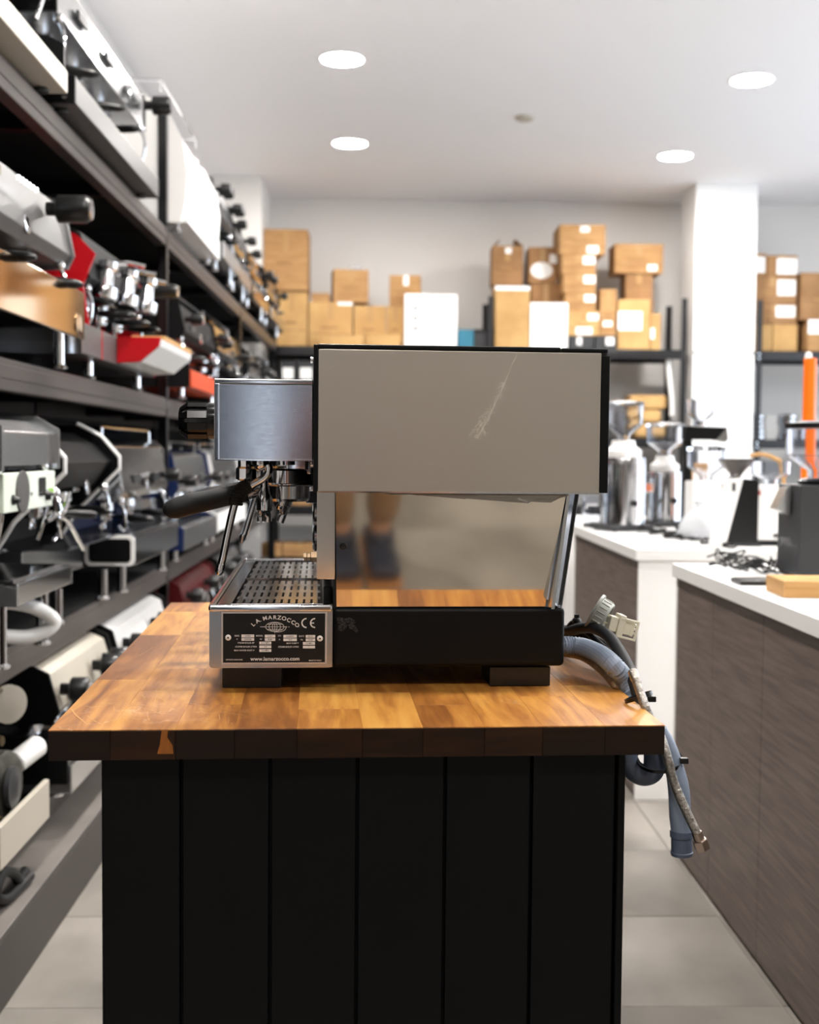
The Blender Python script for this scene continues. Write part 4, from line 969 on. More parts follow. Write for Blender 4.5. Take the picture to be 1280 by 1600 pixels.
g = G(); g.box(-.055, -.035, -.215, .215, .355, .445, b=.004); gp = g.build('display_panel', M['greenp'], t)
g = G(); g.box(-.0345, -.033, .06, .12, .385, .43); g.build('display', M['screen'], gp, ang=0)
g = G(); g.box(-.0345, -.033, .15, .19, .375, .40); g.build('sticker', M['lime'], gp, ang=0)
g = G(); g.lathe([(.05, 0), (.05, .004), (.03, .005), (0, .005)], (-.0345, -.08, .40), (1, 0, 0), 24); g.build('badge', M['grey'], gp)
g = G(); g.tube([(-.30, -.15, .12), (-.18, .0, .06), (-.08, .10, .03), (-.02, .14, .06), (-.06, .08, .11), (-.16, -.02, .14)], .018, n=12, sub=6); g.build('white_drain_pipe', M['white'], t)
hh_ = [o for o in COL.objects if o.get('label', '').startswith('espresso machine with pale green')][0]
for (P) in (((84, 775), (86, 800), (88, 805), (72, 815)), ((108, 770), (100, 800), (90, 806), (95, 840)), ((90, 805), (108, 818), (130, 858))):
    g = G(); g.tube([tuple(atX(x, y, -.795) - hh_.location) for x, y in P], .006, n=10, sub=4); g.build('steam_pipe', M['chrome'], hh_)
# black machine with chevron sides
chev = [(-.5, .14), (-.5, .52), (-.16, .58), (-.08, .54), (-.02, .47), (-.02, .44), (-.16, .30), (-.26, .14)]
t = bg_machine('black espresso machine with pointed white-edged side panels and steel base on the third shelf', 3.42, 4.14, z2, xf=-.86, n=2, side='black', head='black', back='mblack', tray='steel', tray_z=(.10, .21), H=.56, seed=15, knobs=(), rail=False,
               side_prof=chev, tray_in=.14, head_prof=[(-.49, .40), (-.49, .50), (-.17, .555), (-.10, .52), (-.04, .46), (-.10, .38)], edge=[(-.16, .585), (-.08, .545), (-.018, .475), (-.018, .435), (-.16, .295), (-.26, .135)], buttons=False)
t = bg_machine('espresso machine with a rounded steel tray whose black end has a white rim, third shelf', 4.2, 5.12, z2, xf=-.84, n=2, side='steel', head='chromed', tray='chromed', tray_z=(.10, .20), H=.54, D=.6, seed=16, back='blue', knobs=((0.3, .40),), rail=True,
               side_prof=[(-.6, .10), (-.6, .50), (-.1, .54), (-.06, .50), (-.06, .44), (-.4, .38), (-.42, .2), (-.3, .1)])
hwI = (5.12 - 4.2) / 2
g = G(); g.prism(rrect(-.17, .0, .10, .205, .02), 'xz', -hwI - .006, -hwI + .006); te = g.build('white_tray_end', M['white'], t)
g = G(); g.prism(rrect(-.155, -.012, .112, .193, .014), 'xz', -hwI - .009, -hwI - .0062); g.build('black_inset', M['black'], te)
bg_machine('espresso machine with navy end panels behind the first rack post, third shelf', 5.42, 6.5, z2, xf=-.86, n=2, side='blue', head='steel', tray='steel', tray_z=(.05, .15), H=.5, seed=17)
bg_machine('pale steel espresso machine in the third shelf middle', 6.62, 7.9, z2, xf=-.86, n=2, side='white', head='steel', tray='whitem', H=.5, seed=18)
bg_machine('black-ended espresso machine past the second rack post, third shelf', 8.3, 9.5, z2, xf=-.86, n=2, side='black', head='steel', tray='steel', H=.48, seed=19)
# --- bottom shelf
for (a, b_, c, lab, sd) in ((3.32, 4.05, 'cream', 'cream espresso machine with fat black knobs on the bottom shelf', 20), (4.12, 5.1, 'white', 'white-fronted espresso machine with black knobs, second along the bottom shelf', 21),
                        (5.5, 6.6, 'red', 'dark red espresso machine on the bottom shelf beyond the first rack post', 22), (6.8, 7.9, 'dgrey', 'dark grey espresso machine deep on the bottom shelf', 23)):
    hm = {'cream': 'cream', 'white': 'white', 'red': 'maroon', 'dgrey': 'steel'}[c]
    bg_machine(lab, a, b_, z1, xf=-.84, n=2, side='mblack' if c != 'red' else 'maroon', head=hm, tray='steel', tray_z=(.02, .10), H=.375, rail=False, back='mblack',
               knobs=((-.40, .30), (-.28, .27), (.12, .30), (.30, .30), (.42, .27)), kr=.034, kl=.05, seed=sd, buttons=False)
# stripped machine with pump and motor
t = thing('stripped_machine', 'stripped espresso machine chassis with grimy pump and motor on a cream base, lower left', 'espresso machine', (-.84, 2.71, z1), 0, 'coffee machines stored on the left rack')
g = G(); g.box(-.015, 0, -0.01, .395, .025, .125, b=.003); g.build('base_panel', M['cream'], t)
g = G(); g.box(-.5, -.016, -0.01, .395, .02, .05, b=.002); g.build('chassis', M['grey'], t, ang=0)
for y in (.04, .34):
    g = G(); g.cyl((-.05, y, 0), (-.05, y, .022), .02, n=14); g.cyl((-.45, y, 0), (-.45, y, .022), .02, n=14); g.build('foot', M['rubber'], t)
g = G(); g.lathe([(.0, 0), (.07, 0), (.085, .01), (.085, .05), (.078, .055), (.078, .20), (.085, .205), (.085, .24), (.06, .26), (0, .26)], (-.03, .16, .17), (-1, .15, 0), 28)
for k in range(12): an = 2 * PI * k / 12; g.box(-.22, -.07, .17 + .082 * math.cos(an) - .003, .17 + .082 * math.cos(an) + .003, .17 + .082 * math.sin(an) - .004, .17 + .082 * math.sin(an) + .004)
g.build('motor', M['grime'], t)
g = G(); g.lathe([(.05, 0), (.05, .012), (.035, .013), (.02, .02), (0, .02)], (-.028, .155, .17), (1, 0, 0), 24); g.build('motor_cover', M['dgrey'], t)
g = G(); g.lathe([(.02, 0), (.034, .01), (.034, .06), (.025, .07), (.025, .10), (0, .10)], (-.10, .10, .26), (0, .2, 1), 18); g.cyl((-.10, .09, .30), (-.02, .075, .30), .012, n=10); g.build('pump', M['brass'], t)
g = G(); g.lathe([(.045, 0), (.048, .005), (.048, .018), (.02, .022), (0, .022)], (-.08, .30, .34), (.7, -.6, 0), 24); g.build('pulley', M['cream'], t)
g = G(); g.tube([(-.09, .12, .34), (-.08, .2, .38), (-.09, .30, .37), (-.10, .36, .30)], .008, n=10, sub=5); g.tube([(-.05, .05, .15), (-.02, .1, .10), (-.04, .2, .07)], .006, n=8, sub=5); g.build('copper_pipes', M['brass'], t)
g = G(); g.lathe([(.024, 0), (.028, .004), (.028, .09), (.024, .096), (0, .098)], (-.06, .30, .19), (.35, .8, .25), 20); g.build('capacitor', M['white'], t)
g = G(); g.box(-.10, -.05, .24, .30, .055, .16, b=.004); g.build('bracket', M['brass'], t)
# machine on the floor-level deck edge: coiled hoses hanging low
g = G(); g.tube([(-.855, 2.98, .166), (-.86, 2.90, .166), (-.865, 2.82, .168), (-.87, 2.76, .20), (-.868, 2.80, .235), (-.86, 2.86, .215), (-.865, 2.92, .175), (-.88, 3.02, .165)], .012, n=10, sub=6)
tag(g.build('black_hose', M['rubber'], None), 'black hose loop lying on the plinth under the bottom shelf', 'hose')

# ================================================================== boxes on the back racks
def carton(px0, py0, px1, py1, yf, dep, label, zb=None, m='card', rz=0., lab=None, oval=None, tape=True, grp='cardboard boxes on the back rack', flaps=False, dots=False, name='cardboard_box', cat='box', lid=None):
    a = atY(px0, py1, yf); b_ = atY(px1, py1, yf); zt = atY((px0 + px1) / 2, py0, yf).z
    if zb is None: zb = a.z
    Wd = b_.x - a.x; cx = (a.x + b_.x) / 2; Hh = zt - zb
    if rz: Wd = max(.05, (Wd - dep * abs(math.sin(rz)) * .6))
    t = thing(name, label, cat, (cx, yf + dep / 2, zb + .0006), rz, grp)
    g = G(); g.box(-Wd / 2, Wd / 2, -dep / 2, dep / 2, 0, Hh, b=.004, seg=1); g.build('carton', M[m], t, ang=0)
    y = -dep / 2 - .0012
    if tape:
        g = G(); g.box(-.025, .025, y, y + .0011, Hh * .62, Hh - .004); g.box(-.025, .025, -dep / 2, dep / 2, Hh + .0002, Hh + .001); g.build('tape', M['tape'], t, ang=0)
        g = G(); g.box(-Wd / 2 + .004, Wd / 2 - .004, y, y + .0008, Hh * .30, Hh * .30 + .008); g.box(-Wd * .22, Wd * .16, y, y + .0008, Hh * .42, Hh * .46); g.build('print', M['card3'] if m != 'card3' else M['card'], t, ang=0)
    if lab:
        for (u0, v0, u1, v1) in (lab if isinstance(lab[0], (list, tuple)) else [lab]):
            g = G(); g.box(-Wd / 2 + u0 * Wd, -Wd / 2 + u1 * Wd, y - .001, y + .001, Hh * v0, Hh * v1); g.build('paper_label', M['paper'], t, ang=0)
    if oval:
        g = G(); u, v, r = oval; g.prism([(-Wd / 2 + u * Wd + r * 1.35 * math.cos(k * PI / 12), Hh * v + r * math.sin(k * PI / 12)) for k in range(24)], 'xz', y - .0012, y + .0011); g.build('oval_label', M['paper'], t, ang=0)
    if flaps:
        for s in (-1, 1):
            g = G(); g.hexa([(s * Wd / 2 * .98, -dep / 2, Hh), (s * Wd / 2 * .98, dep / 2, Hh), (s * (Wd / 2 - .005) * .98, dep / 2, Hh), (s * (Wd / 2 - .005) * .98, -dep / 2, Hh),
                             (s * Wd * .25, -dep / 2, Hh + .06), (s * Wd * .25, dep / 2, Hh + .06), (s * (Wd * .25 - .005), dep / 2, Hh + .062), (s * (Wd * .25 - .005), -dep / 2, Hh + .062)])
            g.build('flap', M['card3'], t, ang=0)
    if dots:
        for k in range(3):
            g = G(); g.cyl((-.02, y + .001, Hh * (.35 + .19 * k)), (-.02, y - .001, Hh * (.35 + .19 * k)), .018, n=14); g.build('dark_dot', M['dgrey'], t, ang=0)
    if lid:
        g = G(); g.box(-Wd / 2 - .006, Wd / 2 + .006, -dep / 2 - .006, dep / 2 + .006, Hh - .03, Hh + .002, b=.002); g.build('lid', M[lid], t, ang=0)
    t['_top'] = 0; del t['_top']
    return zb + Hh + .0022
zt = ZB[3]; YF_ = 11.24
# left half
a = carton(432, 455, 480, 540, YF_, .36, 'tall pale box directly under the high upright carton, far left of the back shelf', zb=zt, m='card2')
carton(412, 358, 481, 452, YF_ - .03, .40, 'high upright brown carton at the left end of the back shelf', zb=a)
a = carton(482, 472, 551, 540, YF_, .30, 'wide pale box with white tape edge, second along the left back shelf', zb=zt, m='card2', lab=(.66, .93, 1, 1))
carton(487, 458, 515, 471, YF_ + .02, .26, 'small flat carton lying beside the tilted box', zb=a, tape=False)
carton(500, 523, 568, 540, 11.06, .14, 'low pale carton in front of the wide pale box', zb=zt, m='card2', tape=False)
b2_ = carton(553, 478, 603, 540, YF_, .30, 'pale box beneath the gap right of the tilted carton', zb=zt, m='card2')
b3_ = carton(604, 478, 631, 540, YF_, .30, 'narrow pale box beside the two white cartons', zb=zt, m='card2')
carton(572, 523, 625, 540, 11.06, .14, 'low pale carton in front, left of the white cartons', zb=zt, m='card2', tape=False)
carton(517, 421, 575, 473, YF_ + .02, .24, 'skewed brown carton with a crumpled wrapper on top, left back shelf', zb=max(a, atY(546, 473, YF_).z), rz=.12)
carton(609, 430, 659, 478, YF_ + .01, .26, 'brown carton stacked just behind the white boxes', zb=b3_, rz=-.06, lab=(.45, .66, .62, 1), m='card')
p = atY(556, 421, YF_ + .12); t = thing('crumpled_wrapper', 'crumpled white wrapper on top of the skewed carton', 'wrapper', (p.x, YF_ + .12, atY(546, 421, YF_ + .02).z + .004))
g = G(); g.box(-.06, .06, -.05, .05, 0, .03, b=.01); g.box(-.02, .07, -.03, .04, .012, .04, b=.012, rot=Matrix.Rotation(.2, 3, 'Y')); g.build('wrapper_film', M['bag'], t)
carton(632, 459, 673, 540, 11.07, .16, 'white upright carton with three dark dots on the back shelf', zb=zt, m='white', dots=True, tape=False, grp='white cartons')
carton(675, 460, 714, 540, 11.07, .16, 'plain white upright carton beside the dotted one', zb=zt, m='white', tape=False, grp='white cartons')
carton(716, 515, 740, 540, 11.10, .30, 'small teal box right of the white cartons', zb=zt, m='teal', tape=False)
carton(741, 515, 771, 540, 11.10, .34, 'dark brown open crate between teal box and tall carton', zb=zt, m='dgrey', tape=False, lid='blackp')
# right half
a = carton(773, 447, 827, 540, 11.07, .22, 'tall light carton with white top edge, in front at mid back shelf', zb=zt, m='card2', lab=(0, .93, 1, 1.0), tape=False)
b_ = carton(771, 446, 819, 540, 11.31, .25, 'brown carton hidden behind the tall light one', zb=zt, m='card3')
carton(769, 384, 817, 443, 11.31, .24, 'brown carton with raised top flaps, above the tall light carton', zb=b_, m='card3', flaps=True, lab=(.42, .8, .62, .95))
b_ = carton(829, 443, 876, 540, 11.31, .25, 'brown carton behind the plain white box', zb=zt, m='card3')
carton(826, 386, 871, 443, 11.30, .25, 'brown carton with white oval label above the white box', zb=b_, m='card3', oval=(.45, .35, .075), lab=(.72, .55, .98, .8))
carton(828, 473, 887, 540, 11.07, .20, 'plain white square box in front of brown cartons', zb=zt, m='white', tape=False, grp='white cartons')
a = carton(890, 525, 928, 545, 11.07, .4, 'low dark grey bin with white badge under the carton stack', zb=zt, m='dgrey', lab=(.3, .3, .5, .9), tape=False)
a2 = carton(930, 525, 963, 545, 11.07, .4, 'low dark grey bin under the narrow carton', zb=zt, m='dgrey', lab=(.5, .3, .9, .9), tape=False)
s = carton(888, 486, 936, 523, 11.08, .34, 'bottom carton of the five-high stack, two white labels', zb=a, m='card2', lab=[(.62, .62, .98, .9), (.25, 0.05, .78, .35)])
for (x0, y0_, x1, y1_, lb) in ((883, 458, 931, 486, 'second carton up in the five-high stack'), (880, 428, 931, 458, 'middle carton of the five-high stack'), (878, 398, 931, 428, 'fourth carton up in the five-high stack')):
    s = carton(x0, y0_, x1, y1_, 11.09, .33, lb, zb=s, lab=(.62, .5, .98, .92))
carton(874, 351, 946, 397, 11.10, .42, 'wide carton topping the five-high stack', zb=s, lab=[(.60, .05, .85, .3), (.45, .75, .65, .95)])
carton(937, 452, 963, 524, 11.08, .26, 'narrow upright carton right of the five-high stack', zb=a2, lab=(.2, .2, .75, .32))
carton(965, 468, 1015, 552, 11.06, .16, 'golden carton with large white label at the right end of the back shelf', zb=zt, m='card2', lab=(0, .38, .75, .76), tape=False)
carton(1016, 490, 1032, 552, 11.10, .14, 'slim golden carton beside the rack post', zb=zt, m='card2', tape=False, lab=(0, .3, .4, .6))
s = carton(975, 469, 1020, 552, 11.26, .25, 'carton behind the golden one', zb=zt, m='card3')
s = carton(977, 428, 1020, 468, 11.28, .25, 'middle carton of the right-end stack', zb=s, m='card3')
carton(960, 381, 1036, 427, 11.26, .30, 'wide brown carton on top of the right-end stack', zb=s, lab=(.68, .08, .88, .3))
# right rack, above
R_ = 'cardboard boxes on the rack right of the column'
s1 = carton(1178, 507, 1206, 548, 11.14, .4, 'pale small carton on the right rack near its post', zb=zt, m='card2', tape=False, grp=R_)
s2 = carton(1208, 507, 1246, 548, 11.14, .4, 'pale carton next to it on the right rack', zb=zt, m='card2', tape=False, grp=R_)
s = carton(1176, 475, 1245, 507, 11.14, .42, 'brown carton with white label, first of the right rack stack', zb=max(s1, s2), m='card3', lab=(.52, .35, .96, .92), grp=R_)
s = carton(1168, 432, 1245, 475, 11.14, .42, 'wide brown carton with white label, middle of the right rack stack', zb=s, m='card3', lab=(.60, .3, .97, .88), grp=R_)
carton(1168, 396, 1198, 432, 11.14, .40, 'small carton with square white label against the column, top of right stack', zb=s, m='card3', lab=(.1, .15, .9, .85), grp=R_)
carton(1200, 399, 1246, 432, 11.14, .40, 'small carton with wide white label, top of right stack', zb=s, m='card3', lab=(.3, .1, .98, .85), grp=R_)
s = carton(1262, 500, 1330, 548, 11.06, .36, 'carton with white wrap at the right picture edge', zb=zt, m='card', lab=(0, .55, .6, 1), grp=R_)
carton(1251, 426, 1320, 500, 11.10, .36, 'brown carton above it at the right picture edge', zb=s, m='card3', grp=R_)
# middle and lower levels of the back rack
ords = ['first', 'second', 'third', 'fourth', 'fifth', 'sixth']
for i, (x0, x1) in enumerate(((438, 462), (465, 491), (494, 520), (560, 600), (700, 760), (800, 850))):
    zt_ = carton(x0, 622, x1, 683, 11.10, .4, ords[i] + ' dark storage bin in the lower row, middle back shelf', zb=ZB[2], m='dgrey', lab=[(.15, .5, .85, .8)], tape=False, grp='dark bins on the back rack', name='storage_bin', cat='bin')
    carton(x0, 563, x1, 619, 11.10, .4, ords[i] + ' dark storage bin in the upper row, middle back shelf', zb=zt_, m='dgrey', lab=[(.15, .5, .85, .8)], tape=False, grp='dark bins on the back rack', name='storage_bin', cat='bin')
for i, (x0, y0_, x1, y1_) in enumerate(((438, 778, 486, 812), (500, 770, 560, 812), (600, 775, 650, 812), (700, 770, 770, 812))):
    carton(x0, y0_, x1, y1_, 11.10, .4, ['leftmost', 'second', 'third', 'rightmost'][i] + ' carton on the lower back shelf behind the machine', zb=ZB[1], m='card', grp='cartons on the lower back shelf')
for i, (x0, x1) in enumerate(((400, 440), (442, 492))):
    carton(x0, 850, x1, 893, 11.10, .4, ['left', 'right'][i] + ' carton at floor level of the back rack', zb=ZB[0], m='card', grp='cartons on the lowest back shelf')
# lumpy parcels under the shelf on the right end of the back rack
zz = ZB[2]
for i, (x0, x1, h, rz) in enumerate(((992, 1040, .13, .1), (988, 1036, .12, -.12), (984, 1042, .13, .05))):
    A = atY(x0, 680, 11.1); B_ = atY(x1, 680, 11.1); wd = B_.x - A.x
    t = thing('paper_parcel', ['bottom', 'middle', 'top'][i] + ' brown paper parcel of the small pile by the rack post', 'parcel', ((A.x + B_.x) / 2, 11.27, zz + .001), rz, 'brown paper parcels')
    g = G(); g.box(-wd / 2, wd / 2, -.13, .13, 0, h, b=.03, seg=2)
    for v in g.bm.verts: v.co += Vector((rnd.uniform(-.01, .01), rnd.uniform(-.01, .01), rnd.uniform(0, .006) if v.co.z > .02 else 0))
    g.build('wrapping', M['card2'], t); zz += h + .008
g = G(); g.tube([tuple(atY(1044, 560, 11.12)), tuple(atY(1046, 590, 11.1)), tuple(atY(1050, 625, 11.1)), tuple(atY(1050, 650, 11.11))], .022, n=12, sub=6)
tag(g.build('white_pipe', M['whitem'], None), 'bent white pipe hanging beside the right post of the back rack', 'pipe')
g = G(); p = atY(968, 600, 11.15); g.lathe([(.10, 0), (.11, .02), (.10, .22), (.07, .26), (0, .26)], (p.x, 11.25, ZB[2] + .001), n=20)
tag(g.build('grey_canister', M['grey'], None), 'dim grey canister on the middle back shelf behind the clear hopper', 'canister')
# right rack lower stuff
for i, (px, h, r) in enumerate(((1185, .14, .09), (1192, .12, .10))):
    p = atY(px, 690, 11.2); g = G(); z0_ = ZB[2] + .001 + i * .001
    rr_ = random.Random(i)
    for k in range(5): g.lathe([(r - .02, 0), (r, .01), (r, .035), (r - .02, .045), (r - .02, 0)], (p.x + i * .26 + rr_.uniform(-.01, .01), 11.28, z0_ + k * .047), n=22, cap=False)
    tag(g.build('wire_coil', M['chromed'], None), ['left', 'right'][i] + ' silver coil stack on the right rack below the boxes', 'coil')
# ================================================================== grinders and clutter on the right-hand counters
CZ = .8885
GG = 'coffee grinders on the right-hand counters'
def basept(px, py, z=CZ):
    p = atZ(px, py, z); return p
def hopper(t, o, r, h, lidm='glassc', m='glassc', cone=True, lid=True):
    x, y, z = o; g = G(); w_ = .003
    pr = [(r * .35, 0), (r * .38, .02), (r, h * .45), (r * 1.02, h), (r * 1.02 - w_, h), (r - w_, h * .45 + .002), (r * .38 - w_, .022), (r * .35 - w_, 0)] if cone else [(r, 0), (r, h), (r - w_, h), (r - w_, 0)]
    g.lathe(pr, (x, y, z), n=28, cap=False); hp = g.build('bean_hopper', M[m], t, ang=50)
    if lid:
        g = G(); g.lathe([(r * 1.06, 0), (r * 1.06, .014), (r * .5, .022), (0, .022)], (x, y, z + h + .0005), n=28); g.build('hopper_lid', M[lidm], hp)
    return hp
# tall chrome cylinder grinders
def cyl_grinder(label, px, py, r, h, hh, hr, grp=GG):
    p = basept(px, py); t = thing('coffee_grinder', label, 'grinder', (p.x, p.y, CZ), .3, grp)
    g = G(); g.box(-r * 1.15, r * 1.05, -r * 1.02, r * 1.02, .004, .028, b=.008); g.build('base', M['dgrey'], t)
    for s in (-1, 1):
        for q in (-1, 1):
            g = G(); g.cyl((s * r * .8, q * r * .8, 0), (s * r * .8, q * r * .8, .005), .012, n=10); g.build('foot', M['rubber'], t, ang=0)
    g = G(); g.lathe([(r, .028), (r, h - .03), (r * .97, h - .02), (r * .97, h - .012), (r, h - .01), (r * .98, h), (0, h)], (0, 0, 0), n=44, cap=False); g.build('body', M['chromed'], t)
    g = G(); g.lathe([(r * .8, h), (r * .82, h + .03), (r * .55, h + .05), (r * .5, h + .075), (0, h + .075)], (0, 0, 0), n=32, cap=False); g.build('collar', M['white'], t)
    hopper(t, (0, 0, h + .076), hr, hh)
    g = G(); g.box(-r - .075, -r * .7, -.035, .035, h * .62, h * .8, b=.008); g.build('doser_chute', M['chromed'], t)
    g = G(); g.tube([(-r - .02, 0, h * .35), (-r - .06, .02, h * .35), (-r - .07, .02, h * .30)], .006, n=8); g.build('portafilter_fork', M['chrome'], t)
    g = G(); g.cyl((0, -r, .12), (0, -r - .012, .12), .014, n=14); g.build('switch', M['blackp'], t)
    return t
cyl_grinder('large chrome cylindrical grinder closest to the espresso machine, with clear hopper', 972, 828, .098, .315, .15, .082)
cyl_grinder('second, slimmer chrome cylindrical grinder with clear hopper', 1037, 822, .082, .25, .13, .085)
p = basept(930, 823); t = thing('glass_jar', 'clear glass jar with dark base standing left of the chrome cylinder grinder', 'jar', (p.x, p.y, CZ))
g = G(); g.lathe([(.055, .0), (.057, .012), (.045, .016), (0, .016)], (0, 0, 0), n=24); g.build('base', M['dgrey'], t)
g = G(); g.lathe([(.045, .017), (.060, .05), (.063, .14), (.060, .14), (.057, .05), (.042, .02)], (0, 0, 0), n=28, cap=False); g.build('jar', M['glassc'], t, ang=50)
# slim black C-shaped grinder
p = basept(1071, 823)
p = basept(1071, 828); t = thing('coffee_grinder', 'slim tall black C-shaped grinder with small glass hopper before the white column', 'grinder', (p.x, p.y, CZ), 0, GG)
s_ = p.y / FPX
g = G(); g.box(-.03, .15, -.05, .05, .002, .022, b=.004); g.build('base', M['black'], t)
g = G(); g.box(-.016, .016, -.03, .03, .0225, .395, b=.003); g.build('column', M['black'], t)
g = G(); g.prism([(-.016, .395), (.112, .395), (.158, .375 - .04), (.15, .325), (.12, .355), (-.016, .355)][::-1], 'xz', -.04, .04) if False else g.prism([(-.016, .3955), (.118, .3955), (.165, .45), (-.016, .455)], 'xz', -.04, .04)
g.build('head', M['black'], t, ang=0)
g = G(); g.prism([(.118, .394), (.16, .385), (.172, .40), (.165, .449)], 'xz', -.035, .035); g.build('chute', M['steel'], t, ang=0)
hopper(t, (.055, 0, .456), .062, .115, lid=False, cone=True)
g = G(); g.lathe([(.03, .0), (.032, .02), (.02, .024), (0, .024)], (.055, 0, .456), n=20); g.build('hopper_neck', M['chrome'], t)
# kraft box seen under its head
p2 = basept(1089, 821)
t = thing('kraft_carton', 'small kraft carton behind the slim black grinder', 'box', (p2.x + .02, p2.y + .12, CZ), .1)
g = G(); g.box(-.045, .045, -.05, .05, 0, .29, b=.002); g.build('carton', M['kraft'], t, ang=0)
g = G(); g.box(-.03, .03, -.0515, -.0502, .20, .26); g.build('paper_label', M['paper'], t, ang=0)
# white grinder with translucent hopper
p = basept(1092, 838); t = thing('coffee_grinder', 'white boxy grinder with translucent hopper behind the plastic bag', 'grinder', (p.x + .01, p.y + .02, CZ), 0, GG)
g = G(); g.box(-.05, .065, -.07, .07, .004, .225, b=.008); g.build('body', M['white'], t)
g = G(); g.box(.0655, .085, -.065, .065, .01, .215, b=.004); g.build('side_plate', M['dgrey'], t)
g = G(); g.box(-.055, .088, -.075, .075, 0, .0035); g.build('base', M['rubber'], t, ang=0)
g = G(); g.box(.068, .082, -.0665, -.0655, .15, .185); g.build('red_mark', M['red'], t, ang=0)
hopper(t, (.02, 0, .226), .075, .12, m='glassc')
# slanted white and black grinder with black funnel
p = basept(1150, 852); k = p.y / FPX; t = thing('coffee_grinder', 'leaning grinder with white front, black flank and dark funnel on top', 'grinder', (p.x, p.y + .02, CZ), 0, GG)
g = G(); g.prism([(-.078, .012), (-.045, .012), (.012, .245), (-.028, .245)], 'xz', -.06, .06, bev=.005); g.build('front_cover', M['white'], t)
g = G(); g.prism([(-.044, .012), (.07, .012), (.07, .24), (.0135, .245)], 'xz', -.055, .055, bev=.003); g.build('body', M['blackp'], t)
g = G(); g.box(-.07, .08, -.065, .065, 0, .0115, b=.002); g.build('base', M['dgrey'], t)
g = G(); g.lathe([(.018, .25), (.024, .262), (.062, .305), (.066, .318), (.060, .318), (.02, .27), (0, .27)], (.0, 0, 0), n=26); g.build('funnel', M['smoke'], t)
g = G(); g.cyl((0, 0, .2465), (0, 0, .252), .03, n=20); g.build('collar', M['chrome'], t)
g = G(); g.box(-.03, -.018, -.0615, -.0602, .2, .23); g.build('maker_mark', M['dgrey'], t, ang=0)
# white box grinder with clear hopper
p = basept(1205, 852); t = thing('coffee_grinder', 'square white grinder with small red mark and clear hopper, on black base', 'grinder', (p.x + .0, p.y + .06, CZ), 0, GG)
g = G(); g.box(-.078, .082, -.08, .08, .018, .222, b=.006); g.build('body', M['white'], t)
g = G(); g.box(-.074, .085, -.085, .085, 0, .0175, b=.003); g.build('base', M['blackp'], t)
g = G(); g.box(-.056, -.05, -.0815, -.0803, .185, .203); g.build('red_mark', M['red'], t, ang=0)
g = G(); g.box(.0, .05, -.0815, -.0803, .03, .045); g.build('small_label', M['grey'], t, ang=0)
hp = hopper(t, (0.01, 0, .223), .07, .085, lid=False)
# big black grinder with glass hopper and tilted chute (nearer counter)
p = basept(1262, 902); t = thing('coffee_grinder', 'big matte black grinder with large glass hopper at the right picture edge', 'grinder', (p.x + .045, p.y + .05, CZ), 0, GG)
g = G(); g.box(-.085, .11, -.09, .09, .008, .252, b=.004); g.build('body', M['dgrey'], t)
g = G(); g.box(-.08, .105, -.085, .085, 0, .0075); g.build('base', M['rubber'], t, ang=0)
g = G(); g.hexa([(-.128, -.03, .185), (-.092, -.03, .168), (-.092, .03, .168), (-.128, .03, .185), (-.10, -.03, .245), (-.0855, -.03, .247), (-.0855, .03, .247), (-.10, .03, .245)]); g.build('chute', M['steel'], t, ang=0)
g = G(); g.lathe([(.055, .2525), (.06, .262), (.045, .27), (0, .27)], (.0, 0, 0), n=26); g.build('collar', M['blackp'], t)
hopper(t, (0, 0, .271), .092, .135, lidm='blackp')
g = G(); g.cyl((-.0855, .02, .09), (-.10, .02, .09), .012, n=14); g.build('dial', M['chrome'], t)
# plastic bag
p = basept(1090, 842); g = G(); g.lathe([(0, 0), (.07, .002), (.085, .02), (.078, .06), (.06, .09), (.035, .115), (.012, .13), (.02, .15), (0, .152)], (0, 0, 0), n=28, cap=False)
rb = random.Random(5)
for v in g.bm.verts:
    a = math.atan2(v.co.y, v.co.x); f = 1 + .12 * math.sin(5 * a + v.co.z * 40) + rb.uniform(-.05, .05); v.co.x *= f; v.co.y *= f * .6
o = g.build('plastic_bag', M['bag'], None, ang=80, loc=(p.x, p.y - .02, CZ)); tag(o, 'crumpled clear plastic bag in front of the white grinders on the far counter', 'bag')
# cable tangles
def tangle(label, pts, n, spread, r, seed, z=CZ, h=.03):
    rt = random.Random(seed); g = G()
    for k in range(n):
        P = []
        c = pts[k % len(pts)]; b0 = basept(c[0], c[1], z)
        a0 = rt.uniform(0, 6.28); rad = rt.uniform(.4, 1) * spread
        m_ = rt.randint(6, 9)
        for i in range(m_):
            a = a0 + i * rt.uniform(.6, 1.0); P.append((b0.x + rad * math.cos(a) * 1.3 + rt.uniform(-.01, .01), b0.y + rad * math.sin(a) * .8, z + r + .001 + abs(math.sin(i * 1.3 + k)) * h * rt.random()))
        g.tube(P, r, n=7, sub=4)
        if k % 3 == 0 and seed != 3:
            q = P[-1]; g.box(q[0] - .014, q[0] + .014, q[1] - .009, q[1] + .009, q[2] - r, q[2] + .016, b=.004)
    return tag(g.build('power_cable', M['rubber'], None), label, 'cable', 'black grinder cables on the counters')
tangle('black cable tangle at the foot of the chrome cylinder grinders', [(1020, 832), (1035, 836), (1050, 836)], 6, .05, .003, 1, h=.015)
tangle('black cables bunched before the plastic bag', [(1062, 842), (1080, 845), (1100, 846)], 7, .05, .003, 2, h=.015)
tangle('black cables curled at the foot of the leaning grinder', [(1120, 852), (1135, 857)], 4, .05, .003, 3, h=.015)
tangle('loose black cable heap at the end of the nearer counter', [(1140, 880), (1160, 888), (1185, 892), (1200, 897)], 8, .07, .0028, 4, h=.04)
q = basept(1138, 888)
